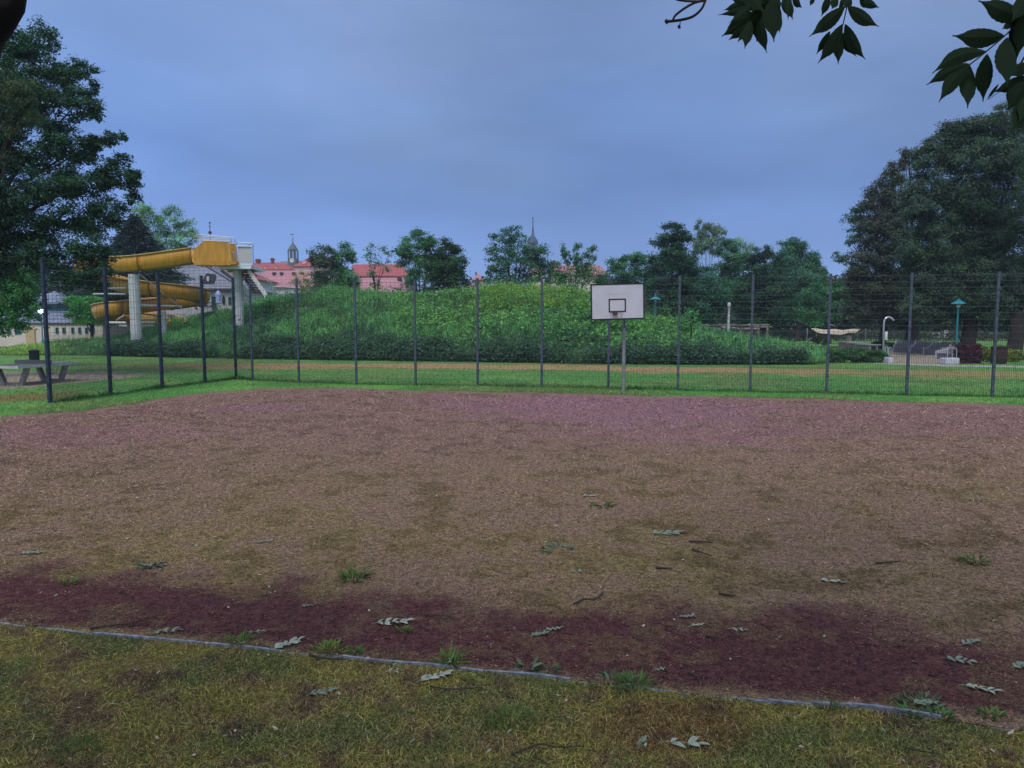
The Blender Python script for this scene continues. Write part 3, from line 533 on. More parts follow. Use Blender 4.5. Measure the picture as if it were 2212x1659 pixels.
for nm_, PL, lab in (('fence_grass', B, 'uncut darker grass along the foot of the back fence'), ('fence_weeds', A, 'uncut grass along the foot of the left fence')):
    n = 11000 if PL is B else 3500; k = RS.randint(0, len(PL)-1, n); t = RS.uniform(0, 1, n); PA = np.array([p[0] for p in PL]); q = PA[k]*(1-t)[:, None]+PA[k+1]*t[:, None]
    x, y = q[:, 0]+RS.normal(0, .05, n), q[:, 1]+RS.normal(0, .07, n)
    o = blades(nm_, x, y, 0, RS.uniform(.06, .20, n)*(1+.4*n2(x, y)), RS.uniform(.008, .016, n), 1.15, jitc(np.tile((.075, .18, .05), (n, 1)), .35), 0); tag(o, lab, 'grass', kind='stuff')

# ------------------------------------------------------------------ basketball hoop
STEEL = mat('grey_steel_post', (.27, .28, .30), .45, .25, nscale=5, namt=.3); BLACK = mat('black_paint', (.018, .018, .022), .5); RUST = mat('rusty_bracket', (.11, .045, .04), .7, nscale=40, namt=.5)
BOARD = mat('white_board', (.52, .53, .58), .45, nscale=2.5, namt=.10, detail=9)
pb = gnd(1346.5, 850.5); bh = thing('basketball_hoop', 'white basketball backboard with black borders and chain net on a grey post', 'basketball hoop', pb)
YB = 23.0
def bq(px, py, dy=0): return at(px, py, YB+dy)
TL, TR, BR_, BL = bq(1275.5, 614), bq(1391.5, 611), bq(1392.8, 689), bq(1276.8, 692)
ctr = (TL+TR+BR_+BL)/4; bw_ = (TR-TL).length; bh_ = (TL-BL).length; roll = math.atan2((TR-TL).z, (TR-TL).x)
MBd = Matrix.Translation(ctr) @ Matrix.Rotation(-roll, 4, 'Y')
MB().box(-bw_/2, bw_/2, 0, .03, -bh_/2, bh_/2, MBd).build('backboard', BOARD, bh)
t_ = .042; mb = MB(); a_, b_ = bw_/2, bh_/2
for q in ((-a_-.004, a_+.004, b_-t_, b_+.004), (-a_-.004, a_+.004, -b_-.004, -b_+t_), (-a_-.004, -a_+t_, -b_+t_, b_-t_), (a_-t_, a_+.004, -b_+t_, b_-t_)): mb.box(q[0], q[1], -.006, .036, q[2], q[3], MBd)
mb.build('border', BLACK, bh)
def loc(px, py):
    p = bq(px, py)-ctr; return (p.x*math.cos(roll)+p.z*math.sin(roll), -p.x*math.sin(roll)+p.z*math.cos(roll))
x0, z1 = loc(1314.4, 645.6); x1, z0 = loc(1352.4, 674.0); mb = MB(); t2_ = .044
for q in ((x0, x1, z1-t2_, z1), (x0, x1, z0, z0+t2_), (x0, x0+t2_, z0+t2_, z1-t2_), (x1-t2_, x1, z0+t2_, z1-t2_)): mb.box(q[0], q[1], -.004, .001, q[2], q[3], MBd)
mb.build('aiming_square', BLACK, bh)
mb = MB(); zz0 = loc(1330, 635.6)[1]; xa = loc(1311.8, 636)[0]; xb = loc(1354.6, 636)[0]; xx = xa
rnd = random.Random(5)
while xx < xb:
    w1 = rnd.uniform(.006, .016); hh = rnd.uniform(.010, .026); mb.box(xx, xx+w1, -.003, .001, zz0-hh/2, zz0+hh/2, MBd); xx += w1+rnd.uniform(.003, .010)
mb.build('faded_lettering', mat('faded_print', (.40, .40, .46), .6), bh)
BOLT = mat('bolt_steel', (.12, .12, .14), .4, .5)
for px_, py_ in ((1283, 619.5), (1334, 617), (1385, 617), (1282, 650), (1283.5, 685), (1385, 683), (1384,650)):
    lx, lz = loc(px_, py_); mb = MB(); mb.lathe((0, 0, 0), [(.010, 0), (.010, .006)], 8)
    for v in mb.v[-16:]:
        v.x, v.y, v.z = lx+v.x, -v.z, lz+v.y
        q = MBd @ v; v.x, v.y, v.z = q
    mb.build('bolt', BOLT, bh)
zr = at(1332, 673, 22.62).z; cr_ = Vector((at(1332, 673, 22.62).x, 22.62, zr))
mb = MB(); mb.tube([cr_+Vector((.225*math.cos(2*math.pi*k/24), .225*math.sin(2*math.pi*k/24), 0)) for k in range(25)], .010, 6, False)
mb.tube([cr_+Vector((-.2, .12, 0)), cr_+Vector((0, .36, -.10))], .007, 5); mb.tube([cr_+Vector((.2, .12, 0)), cr_+Vector((0, .36, -.10))], .007, 5)
rim = mb.build('rim', RUST, bh)
MB().box(-.07, .07, -.06, .0, -.10, .03, Matrix.Translation((cr_.x, YB-.003, zr))).build('rim_bracket', RUST, bh)
mb = MB()
for k in range(12):
    t = 2*math.pi*k/12; t1 = t+.26; a = cr_+Vector((.22*math.cos(t), .22*math.sin(t), -.01)); b = cr_+Vector((.19*math.cos(t), .19*math.sin(t), -.10)); c_ = cr_+Vector((.16*math.cos(t1), .16*math.sin(t1), -.21)); mb.tube([a, b, c_], .0035, 4)
mb.build('chain_net', mat('net_chain', (.16, .13, .15), .5, .5), bh)
mb = MB(); mb.tube([pb+Vector((0, 0, -.1)), pb+Vector((0, 0, .9)), pb+Vector((-.004, 0, 3.0))], [.060, .058, .050], 8); mb.build('pole', STEEL, bh)
mb = MB(); px_ = pb.x; yb_ = YB+.033
mb.beam((px_, pb.y-.03, 2.95), (px_-.03, yb_, 2.95), .07, .07); mb.beam((px_-.03, yb_+.02, 3.35), (px_-.03, yb_+.02, 2.5), .06, .04); mb.beam((px_-.7, yb_+.025, 3.30), (px_+.6, yb_+.025, 3.30), .045, .05); mb.beam((px_-.7, yb_+.025, 2.62), (px_+.6, yb_+.025, 2.62), .045, .05)
mb.build('support_arm', STEEL, bh)
mb = MB(); mb.tube([(px_-.005, pb.y-.055, 2.18), (px_-.05, yb_+.03, 2.62)], .022, 6); mb.build('brace', mat('dark_brace', (.12, .13, .15), .5), bh)

# ------------------------------------------------------------------ ping-pong table
CONC = mat('pale_table_edge', (.50, .50, .49), .6, nscale=8, namt=.3); TTOP = mat('table_top_grey', (.13, .15, .15), .35, nscale=6, namt=.3); LEGM = mat('concrete_leg', (.30, .30, .29), .85, nscale=12, namt=.4)
c0 = Vector((-18.16, 26.0, 0)); du = Vector((.165, .986, 0)).normalized(); dv = Vector((-du.y, du.x, 0)).normalized()
pt = thing('ping_pong_table', 'concrete outdoor ping-pong table on splayed legs beside the left fence', 'ping-pong table', c0)
def TM(u_, v_, z_): return c0+du*u_+dv*v_+Vector((0, 0, z_))
def obox(mb, u0, u1, v0, v1, z0_, z1_):
    vs = [TM(a, b, c) for a, b, c in ((u0,v0,z0_),(u1,v0,z0_),(u1,v1,z0_),(u0,v1,z0_),(u0,v0,z1_),(u1,v0,z1_),(u1,v1,z1_),(u0,v1,z1_))]
    return mb.add(vs, [(3,2,1,0),(4,5,6,7),(0,1,5,4),(1,2,6,5),(2,3,7,6),(3,0,4,7)])
bevel(obox(MB(), .03, 2.97, .03, 1.52, .70, .765).build('table_top', TTOP, pt), .006)
mb = MB()
for q in ((0, 3.0, 0, .03), (0, 3.0, 1.52, 1.55), (0, .03, .03, 1.52), (2.97, 3.0, .03, 1.52)): obox(mb, *q, .67, .77)
mb.build('edge_frame', CONC, pt)
mb = obox(MB(), 1.49, 1.515, -.05, 1.60, .768, .92); mb.build('net', mat('metal_net', (.10, .11, .12), .5, .4), pt)
for u0 in (.45, 2.3):
    for s_ in (0, 1):
        mb = MB(); va, vb = (.42, .12) if s_ == 0 else (1.13, 1.43)
        vs = []
        for z_, vv in ((0.0, va), (.695, vb)):
            for a, b in ((u0, vv-.08), (u0+.16, vv-.08), (u0+.16, vv+.08), (u0, vv+.08)): vs.append(TM(a, b, z_))
        mb.add(vs, [(3,2,1,0),(4,5,6,7),(0,1,5,4),(1,2,6,5),(2,3,7,6),(3,0,4,7)]); mb.build('leg', LEGM, pt)
    obox(MB(), u0+.02, u0+.14, .5, 1.05, .0, .11).build('foot_bar', LEGM, pt)
def bin_(label, px, py, w_, h_, m, lid=None):
    p = gnd(px, py); r = thing('litter_bin', label, 'litter bin', p); mb = MB(); mb.lathe(p, [(w_*.42, 0), (w_*.46, .05), (w_*.5, h_*.5), (w_*.5, h_)], 14); mb.build('bin_body', m, r, True)
    mb = MB(); mb.lathe(p, [(w_*.55, h_+.002), (w_*.56, h_+.04), (w_*.3, h_+.10), (.02, h_+.12)], 14); mb.build('lid', lid or m, r, True)
BRB = mat('brown_bin', (.055, .028, .026), .6, nscale=8, namt=.4)
bin_('dark bin standing just behind the ping-pong table', 75, 790, .50, .80, mat('black_bin', (.03, .03, .03), .6))
bin_('dark brown bin with turquoise lid in front of the brambles right of the hoop', 1405.5, 783, .86, .92, BRB, mat('turquoise_lid', (.02, .20, .22), .4))
bin_('brown square-looking bin before the yellow-green shrub', 2157, 786, .85, .95, BRB)

# ------------------------------------------------------------------ water slide
def c3(x_, y_): return (207.4+x_*.191, 449.3+y_*.191)
def a3(x_, y_, Y_): return at(*c3(x_, y_), Y_)
YEL_ = bpy.data.materials.new('yellow_fibreglass'); YEL_.use_nodes = True
t = YEL_.node_tree; p = t.nodes['Principled BSDF']; p.inputs['Roughness'].default_value = .45
g_ = t.nodes.new('ShaderNodeNewGeometry'); mpn = t.nodes.new('ShaderNodeMapping'); mpn.inputs['Scale'].default_value = (3, 3, .5); nn_ = t.nodes.new('ShaderNodeTexNoise'); nn_.inputs['Scale'].default_value = 1.6; nn_.inputs['Detail'].default_value = 7
t.links.new(g_.outputs['Position'], mpn.inputs[0]); t.links.new(mpn.outputs[0], nn_.inputs['Vector']); rr_ = t.nodes.new('ShaderNodeValToRGB'); t.links.new(nn_.outputs['Fac'], rr_.inputs[0])
rr_.color_ramp.elements[0].position = .30; rr_.color_ramp.elements[0].color = (.36, .17, .016, 1); rr_.color_ramp.elements[1].position = .62; rr_.color_ramp.elements[1].color = (.52, .27, .022, 1)
t.links.new(rr_.outputs[0], p.inputs['Base Color'])
LIP = mat('chute_lip', (.62, .45, .16), .5, nscale=4, namt=.3); PIPE = mat('white_pipe', (.66, .66, .64), .5, nscale=4, namt=.25); COLM = mat('ribbed_column', (.50, .54, .54), .6, nscale=3, namt=.2)
sl = thing('water_slide', 'old yellow spiral water slide with white columns and pipes', 'water slide', (X(330, 56), 56, 0))
path = [(1110,455,53.6),(950,478,53.6),(800,500,53.7),(620,525,53.9),(440,545,54.2),(280,553,54.6),(120,556,55.4),(-60,575,57.2),(-170,608,59.6),(-130,650,61.2),(0,700,61),(150,755,59.4),(320,793,58),(480,818,57.2),(640,834,57),(800,850,57),(940,868,57.2),(1080,893,58.0),(1200,930,60.2),(1150,958,62.8),(1020,982,63.8),(860,1000,63.4),(690,1012,62),(500,1030,59.6),(330,1045,57.8),(220,1058,57.3),(120,1075,57.6),(50,1098,59),(60,1125,61.4),(150,1150,63.4),(280,1165,64.2),(420,1172,64.4),(560,1180,64.2),(700,1195,63.6),(840,1225,62.2),(930,1260,60.5),(905,1290,59.4)]
P3 = [a3(*q) for q in path]
for q in P3[:1]: pass
def catmull(P_, k):
    out = []
    for i in range(len(P_)-1):
        a, b, c_, d_ = P_[max(i-1, 0)], P_[i], P_[i+1], P_[min(i+2, len(P_)-1)]
        for j in range(k):
            t = j/k; out.append(.5*((2*b)+(c_-a)*t+(2*a-5*b+4*c_-d_)*t*t+(3*b-a-3*c_+d_)*t**3))
    return out+[P_[-1]]
CP_ = catmull(P3, 4)
wdt, dpt = .62, 1.18
prof = [(-wdt, 0), (-wdt, -dpt*.45), (-wdt*.9, -dpt*.68), (-wdt*.6, -dpt*.92), (0, -dpt), (wdt*.6, -dpt*.92), (wdt*.9, -dpt*.68), (wdt, -dpt*.45), (wdt, 0)]
def frame(i):
    d = (CP_[min(i+1, len(CP_)-1)]-CP_[max(i-1, 0)]); d.z *= .5; d.normalize(); s_ = Vector((d.y, -d.x, 0)).normalized(); return s_, Vector((0, 0, 1))
def sweep(i0, i1, prf):
    mb = MB(); n_ = len(prf)
    for i in range(i0, i1+1):
        s_, u_ = frame(i); mb.v += [CP_[i]+s_*a+u_*b for a, b in prf]
    for i in range(i1-i0):
        for k in range(n_-1): mb.f.append((i*n_+k, i*n_+k+1, (i+1)*n_+k+1, (i+1)*n_+k))
    return mb
cuts = list(range(0, len(CP_)-1, 14))+[len(CP_)-1]
for a, b in zip(cuts[:-1], cuts[1:]):
    o = sweep(a, b, prof).build('chute_section', YEL_, sl, True); m_ = o.modifiers.new('s', 'SOLIDIFY'); m_.thickness = .03; m_.offset = 1
for s_ in (-1, 1):
    o = sweep(0, len(CP_)-1, [(s_*wdt*.97, .0), (s_*wdt*1.16, .01), (s_*wdt*1.16, -.05), (s_*wdt*1.04, -.06)]).build('rim_lip', LIP, sl)
FLM = mat('dark_yellow_flange', (.28, .12, .015), .6)
for i in cuts[:-1]:
    mb = MB()
    s_, u_ = frame(i); o2 = [(a*1.07, b*1.05+(.0 if b else 0)) for a, b in prof]; d = Vector((s_.y, -s_.x, 0))*.03
    base_ = len(mb.v)
    for dd in (-1, 1): mb.v += [CP_[i]+s_*a+u_*b+d*dd for a, b in o2]
    n_ = len(o2); mb.f += [(base_+k, base_+k+1, base_+n_+k+1, base_+n_+k) for k in range(n_-1)]
    o = mb.build('flange', FLM, sl); m_ = o.modifiers.new('s', 'SOLIDIFY'); m_.thickness = .05
# start box
YS = 53.0; mb = MB()
poly = [c3(*q) for q in ((1108,458),(1135,452),(1228,372),(1500,388),(1530,650),(1300,648),(1270,632),(1110,650))]
pw_ = [(at(x_, y_, YS).x, at(x_, y_, YS).z) for x_, y_ in poly]
mb.prism(pw_, YS-.05, YS); mb.prism(pw_, YS+1.25, YS+1.30); mb.build('start_box_side', YEL_, sl)
mb = MB(); b0, b1 = pw_[4], pw_[7]
mb.add([(b0[0], YS+.002, b0[1]+.02), (b0[0], YS+1.248, b0[1]+.02), (b1[0], YS+1.248, b1[1]+.02), (b1[0], YS+.002, b1[1]+.02)], [(0, 1, 2, 3)]); mb.build('start_floor', YEL_, sl)
mb = MB()
top_ = [(1105,456),(1135,450),(1228,370),(1502,386),(1532,650)]
tp = [a3(x_, y_, YS-.03) for x_, y_ in top_]
mb.tube(tp, .05, 6); mb.tube([q+Vector((0, 1.3, 0)) for q in tp], .05, 6); mb.build('start_box_lip', LIP, sl)
mb = MB(); q0, q1 = a3(1288, 596, YS-.12), a3(1582, 652, YS-.12); mb.box(q0.x, q1.x-.35, YS-.16, YS-.055, q1.z+.02, q0.z); q2 = a3(1525, 598, YS-.1); mb.box(q2.x+.002, q1.x+.05, YS-.2, YS+.4, q1.z+.1, q2.z-.05); mb.build('step_ledge', YEL_, sl)
# columns, platform, stair, rails
def column(x0_, x1_, ytop, Y_, name='support_column'):
    xc = (a3(x0_, 0, Y_).x+a3(x1_, 0, Y_).x)/2; r = abs(a3(x1_, 0, Y_).x-a3(x0_, 0, Y_).x)/2; zt = a3(0, ytop, Y_).z; mb = MB(); n_ = 32; b = 0
    for z_ in (-.1, zt):
        for k in range(n_):
            t = 2*math.pi*k/n_; q = r*(1 if k % 2 else .93); mb.v.append(Vector((xc+q*math.cos(t), Y_+q*math.sin(t), z_)))
    mb.f += [(k, (k+1) % n_, n_+(k+1) % n_, n_+k) for k in range(n_)]+[tuple(range(n_, 2*n_))]
    return mb.build(name, COLM, sl)
column(335, 452, 750, 54.3); column(1525, 1632, 690, 54.6); column(648, 742, 1170, 56.6)
mb = MB(); pa, pb2 = a3(1400, 662, 53.6), a3(1765, 690, 53.6); mb.box(pa.x, pb2.x, 53.4, 56.4, pb2.z, pa.z+.02); mb.build('platform', WHITE, sl)
mb = MB()
for s_ in (-1, 1):
    xc = a3(1578, 0, 54.6).x; mb.beam((xc+s_*.3, 54.6, pb2.z-.75), (xc+s_*1.25, 54.6, pb2.z-.02), .10, .22)
mb.beam((pa.x+.2, 54.6, pb2.z-.09), (pb2.x-.2, 54.6, pb2.z-.09), .2, .17)
mb.build('bracket', STEEL, sl)
RAIL = mat('galvanised_rail', (.33, .35, .38), .4, .4)
def rail(pts, Y_, r=.028, name='railing'): mb = MB(); [mb.tube([a3(x_, y_, Y_) for x_, y_ in q], r, 6) for q in pts]; return mb.build(name, RAIL, sl)
rail([[(1130,303),(1200,306),(1400,322),(1535,330),(1560,340),(1570,365),(1578,600),(1582,690)],[(1140,340),(1500,352),(1515,362),(1522,420),(1545,640)],[(1190,306),(1195,400)],[(1152,304),(1156,430)],[(1532,328),(1538,600)],[(1150,322),(1400,338),(1536,345)]], 55.2)
rail([[(1100,318),(1350,330),(1540,345)],[(1100,360),(1530,372)],[(1105,318),(1110,470)],[(1530,490),(1560,505),(1590,560)],[(1548,500),(1550,640)],[(1562,520),(1566,640)]], 53.7, .022)
rail([[(1585,690),(1583,420),(1590,398),(1605,390),(1755,398),(1772,404),(1775,430),(1780,690)],[(1585,432),(1765,436)],[(1715,416),(1760,400)],[(1600,640),(1770,640)]], 53.5, .035, 'gate_frame')
mb = MB(); g0, g1_ = a3(1602, 437, 53.55), a3(1758, 625, 53.55); mb.box(g0.x, g1_.x, 53.56, 53.6, g1_.z, g0.z); mb.build('closed_panel', mat('grey_panel', (.46, .49, .50), .5, nscale=2, namt=.1), sl)
def st(x_, y_, Y_): return a3(x_, y_, Y_)
mb = MB(); mb.beam(st(1722, 708, 54.0), st(1925, 995, 53.0), .07, .32); mb.beam(st(1640, 860, 56.3), st(1738, 985, 56.0), .07, .30); mb.beam(st(1620, 700, 55.4), st(1810, 965, 54.6), .06, .26); mb.build('stair_stringer', PIPE, sl)
TRD = mat('stair_tread', (.09, .075, .07), .8, nscale=6, namt=.4)
for k in range(9):
    t = (k+.3)/9; a = st(1722, 722, 54.0).lerp(st(1905, 985, 53.1), t); b = st(1620, 714, 55.4).lerp(st(1805, 975, 54.6), t)
    mb = MB(); mb.beam(a+Vector((-.06, .04, 0)), b+Vector((.0, -.04, 0)), .26, .12); mb.build('stair_tread', TRD, sl)
rail([[(1780,600),(1870,700),(2000,870)],[(1830,800),(1880,690)],[(1780,640),(1960,850)]], 53.4, .024, 'handrail')
mb = MB()
for pts, Y0, Y1, r in (([(450,1100),(965,1112)], 54.5, 57.5, .085), ([(145,1295),(340,1298)], 54.6, 54.4, .085), ([(445,1296),(660,1294)], 54.4, 56, .085), ([(262,1330),(350,1333)], 54.6, 54.4, .075), ([(445,1332),(650,1330)], 54.4, 56, .07), ([(-40,912),(335,905)], 57, 55.8, .07), ([(-30,972),(335,972)], 57, 55.8, .07), ([(455,1258),(655,1260)], 55.8, 58, .07), ([(480,740),(920,1092)], 55.3, 57.2, .045), ([(232,1270),(318,1212)], 55, 55, .04), ([(318,1212),(352,1222)], 55, 55.4, .04), ([(742,1240),(742,1330)], 58, 58, .05), ([(940,1110),(975,1140)], 57.4, 57.4, .05)):
    mb.tube([a3(*pts[0], Y0), a3(*pts[1], Y1)], r, 8)
mb.build('pipe_strut', PIPE, sl, True)
p_ = a3(825, 1185, 53.2)
# ------------------------------------------------------------------ buildings
def window(parent, px0, px1, py0, py1, Y_, fm, n_bars=1, gl=None, oval=False):
    a, b = at(px0, py0, Y_), at(px1, py1, Y_); fw = max(.04, (b.x-a.x)*.09); mb = MB()
    if oval:
        cx_, cz = (a.x+b.x)/2, (a.z+b.z)/2; rx, rz = (b.x-a.x)/2, (a.z-b.z)/2
        pts = [Vector((cx_+rx*math.cos(t), Y_-.03, cz+rz*math.sin(t))) for t in np.linspace(0, 2*math.pi, 21)]; mb.tube(pts, fw*.8, 5, False); o = mb.build('window', fm, parent)
        mb = MB(); mb.add([Vector((cx_+rx*math.cos(t), Y_-.02, cz+rz*math.sin(t))) for t in np.linspace(0, 2*math.pi, 21)[:-1]], [tuple(range(20))]); mb.build('pane', gl or GLASS, o); return
    mb.box(a.x-fw, b.x+fw, Y_-.07, Y_-.002, a.z, a.z+fw); mb.box(a.x-fw, b.x+fw, Y_-.07, Y_-.002, b.z-fw, b.z); mb.box(a.x-fw, a.x, Y_-.07, Y_-.002, b.z, a.z); mb.box(b.x, b.x+fw, Y_-.07, Y_-.002, b.z, a.z)
    for k in range(n_bars): xx_ = a.x+(b.x-a.x)*(k+1)/(n_bars+1); mb.box(xx_-fw*.3, xx_+fw*.3, Y_-.055, Y_-.022, b.z, a.z)
    o = mb.build('window', fm, parent); mb = MB(); mb.box(a.x, b.x, Y_-.02, Y_-.004, b.z, a.z); mb.build('pane', gl or GLASS, o)
def hip(parent, x0, x1, y0, y1, z0, z1, rx0, rx1, m, ov=.3, ry=None, thick=.15, name='roof'):
    ry = ry if ry is not None else (y0+y1)/2; mb = MB()
    vs = [(x0-ov, y0-ov, z0), (x1+ov, y0-ov, z0), (x1+ov, y1+ov, z0), (x0-ov, y1+ov, z0), (rx0, ry, z1), (rx1, ry, z1)]
    vs += [(v[0], v[1], v[2]-thick) for v in vs[:4]]
    return mb.add(vs, [(0, 1, 5, 4), (1, 2, 5), (2, 3, 4, 5), (3, 0, 4), (6, 7, 1, 0), (7, 8, 2, 1), (8, 9, 3, 2), (9, 6, 0, 3), (9, 8, 7, 6)]).build(name, m, parent)
SLATE = roofmat('slate_roof', (.19, .21, .27), (.23, .25, .31), (.10, .11, .14), w_=.6, h_=.42)
SLATE2 = roofmat('slate_roof_dark', (.16, .20, .30), (.20, .245, .35), (.07, .08, .10), w_=.8, h_=.35)
RED = roofmat('red_tile_roof', (.40, .10, .11), (.34, .085, .09), (.22, .06, .05), w_=.6, h_=.6); RED2 = roofmat('faded_red_tile_roof', (.42, .21, .24), (.38, .18, .21), (.30, .14, .16), w_=.9, h_=.7)
CREAM = mat('cream_render', (.66, .60, .50), .9, nscale=1.2, namt=.12); WHR = mat('white_render', (.52, .50, .53), .9, nscale=1, namt=.12); PINKW = mat('pale_brick_wall', (.42, .27, .25), .9, nscale=.8, namt=.15); TEAL = mat('teal_frame', (.04, .22, .24), .5)
TRIM = mat('roof_trim', (.05, .05, .065), .7)
def wall(parent, x0, x1, y0, y1, z0, z1, m, name='wall'): mb = MB(); mb.box(x0, x1, y0, y1, z0, z1); return mb.build(name, m, parent)
# pool house, left
Y1 = 70.0; ph = thing('pool_house', 'low cream pool house with a two-tier slate roof at the left', 'building', (X(70, Y1), Y1+5, 0))
xa, xb = at(-140, 700, Y1).x, at(221, 700, Y1).x; ze = at(0, 701, Y1).z
wall(ph, xa, xb, Y1, Y1+10, 0, ze, CREAM); mb = MB(); mb.box(xa-.1, xb+.1, Y1-.12, Y1+10.1, ze+.002, ze+.12); mb.build('cornice', mat('brown_gutter', (.20, .12, .08), .7), ph)
xe = at(166, 700, Y1).x; xL = at(-60, 700, Y1).x; Yc = Y1+4; ca, cb = at(96, 671, Yc).x, at(146, 671, Yc).x; zc_ = at(0, 672, Yc).z; cl = at(62, 671, Yc).x
mb = MB(); mb.add([(xL, Y1-.2, ze+.13), (xe, Y1-.2, ze+.13), (xe-.5, Y1+9, ze+.13), (xL, Y1+9, ze+.13), (cl-.3, Yc-.1, zc_), (cb, Yc-.1, zc_), (cb, Yc+2.6, zc_), (cl-.3, Yc+2.6, zc_)], [(0,1,5,4),(1,2,6,5),(2,3,7,6),(3,0,4,7),(4,5,6,7)]); mb.build('roof', SLATE2, ph)
zq = at(0, 655, Yc).z; wall(ph, cl, cb-.25, Yc, Yc+2.4, zc_+.002, zq, TEAL, 'lantern_wall')
for k in range(4): x_ = 103+k*10.5; window(ph, x_, x_+7, 657, 668, Yc-.01, TEAL, 1)
za = at(0, 629, Yc+1.2).z; hip(ph, cl, cb-.2, Yc-.2, Yc+2.6, zq+.05, za, (cl+cb)/2-.05, (cl+cb)/2+.05, SLATE2, .35, name='upper_roof')
for x_ in (4, 19, 35, 42): window(ph, x_-2, x_+4 if x_ != 42 else x_+3, 707, 721, Y1, TEAL, 0)
for x_ in (122, 137, 156, 171, 186, 200): window(ph, x_-1, x_+4.2, 708, 720, Y1, TEAL, 0)
mb = MB(); a, b = at(56, 706, Y1), at(77, 735, Y1); mb.box(a.x, b.x, Y1-.12, Y1-.01, 0, a.z-.3)
mb.tube([(a.x, Y1-.08, a.z-.3), (a.x+.2, Y1-.08, a.z-.05), ((a.x+b.x)/2, Y1-.08, a.z+.05), (b.x-.2, Y1-.08, a.z-.05), (b.x, Y1-.08, a.z-.3)], .09, 6); mb.build('door', mat('ochre_door', (.50, .40, .22), .7), ph)
# slate-roofed building behind the slide
Y2 = 84.0; sb = thing('slate_roofed_building', 'white building with a broad slate roof and eyebrow dormer behind the yellow slide', 'building', (X(430, Y2), Y2+6, 0))
xa, xb = at(322, 624, Y2).x, at(528, 624, Y2).x; ze = at(0, 626, Y2).z; zr_ = at(0, 560, Y2+6).z
wall(sb, xa, xb-.8, Y2, Y2+12, 0, ze, WHR); hip(sb, xa, xb-.5, Y2, Y2+12, ze+.16, zr_, at(385, 560, Y2+6).x, at(418, 560, Y2+6).x, SLATE, .35)
mb = MB(); mb.box(xa-.36, xb-.1, Y2-.42, Y2-.36, ze-.12, ze+.14); mb.beam((xb-.1, Y2-.35, ze+.2), (at(418, 560, Y2+6).x, Y2+6, zr_+.06), .16, .12); mb.build('eaves_gutter', TRIM, sb)
dm = MB(); a, b = at(439, 615, Y2+.6), at(461, 590, Y2+.6); xm = (a.x+b.x)/2; zb_ = a.z; hh = b.z-a.z; rr2 = (b.x-a.x)/2; n_ = 10
pr = [(xm+rr2*1.15*(2*k/n_-1), zb_+hh*max(0, math.cos((2*k/n_-1)*math.pi/2))**.75) for k in range(n_+1)]
dm.prism(pr, Y2+.5, Y2+4.5); dm.build('dormer', TRIM, sb); window(sb, 446.5, 452, 597, 607, Y2+.5, WHITE, 0, mat('pale_blind', (.55, .55, .52), .6), True)
window(sb, 457.5, 468, 641, 668, Y2, TEAL, 1); window(sb, 439, 445, 639, 659, Y2, TRIM, 0, None, True); window(sb, 480, 487, 639, 659, Y2, TRIM, 0, None, True); window(sb, 494, 500, 642, 658, Y2, TEAL, 0); window(sb, 410, 417, 641, 658, Y2, TEAL, 0)
mb = MB(); pf_ = at(455, 540, Y2+6); mb.tube([(pf_.x, Y2+6, ze+2), (pf_.x, Y2+6, at(0, 520, Y2+6).z)], .10, 6); zf_ = at(0, 522, Y2+6).z
k_ = 90/F
mb.tube([(pf_.x, Y2+6, zf_), (pf_.x, Y2+6, zf_+40*k_)], .04, 6); mb.lathe((pf_.x, Y2+6, zf_+16*k_), [(.02, 0), (.14, .04), (.22, .16), (.20, .28), (.1, .38), (.02, .42)], 10); mb.lathe((pf_.x, Y2+6, zf_+38*k_), [(.02, 0), (.12, .08), (.12, .16), (.02, .22)], 6); mb.beam((pf_.x-.18, Y2+6, zf_+31*k_), (pf_.x+.18, Y2+6, zf_+31*k_), .04); mb.build('roof_finial', TRIM, sb)
# pink gabled wing right of the slide column
Y3 = 96.0; pw = thing('pink_outbuilding', 'pale pink house with red roof between slide column and platform', 'building', (X(485, Y3), Y3, 0))
xa, xb = at(462, 600, Y3).x, at(548, 600, Y3).x; z_e = at(0, 604, Y3).z; wall(pw, xa, xb, Y3, Y3+9, 0, z_e, WHR); 
mb = MB(); a = at(470, 571, Y3); b = at(500, 571, Y3); mb.box(at(440, 0, Y3).x, at(483, 0, Y3).x, Y3+.2, Y3+6, z_e, at(0, 571, Y3).z); mb.build('gable_wall', PINKW, pw)
hip(pw, xa+2.1, xb, Y3, Y3+9, z_e+.1, at(0, 580, Y3+4.5).z, xa+4, xb-3, RED, .3)
# long red-roofed building
Y4 = 150.0; kk = Y4/F
def house(name, label, Y_, px0, px1, pe, pr_, rpx0, rpx1, wm, rm, depth=14, ov=.4, group=None):
    r = thing(name, label, 'building', (X((px0+px1)/2, Y_), Y_, 0), group); xa, xb = at(px0, 700, Y_).x, at(px1, 700, Y_).x; ze = at(0, pe, Y_).z
    wall(r, xa, xb, Y_, Y_+depth, 0, ze, wm); yr = Y_+depth*.5; hip(r, xa, xb, Y_, Y_+depth, ze+.2, at(0, pr_, yr).z, at(rpx0, 600, yr).x, at(rpx1, 600, yr).x, rm, ov, yr); return r
def chim(r, px0, px1, pt_, pb_, Y_, m): a, b = at(px0, pt_, Y_), at(px1, pb_, Y_); mb = MB(); mb.box(a.x, b.x, Y_, Y_+1, b.z, a.z); mb.box(a.x-.15, b.x+.15, Y_-.15, Y_+1.15, a.z-.5, a.z-.2); mb.build('chimney', m, r)
BRICK = mat('chimney_brick', (.24, .09, .08), .9, nscale=3, namt=.3)
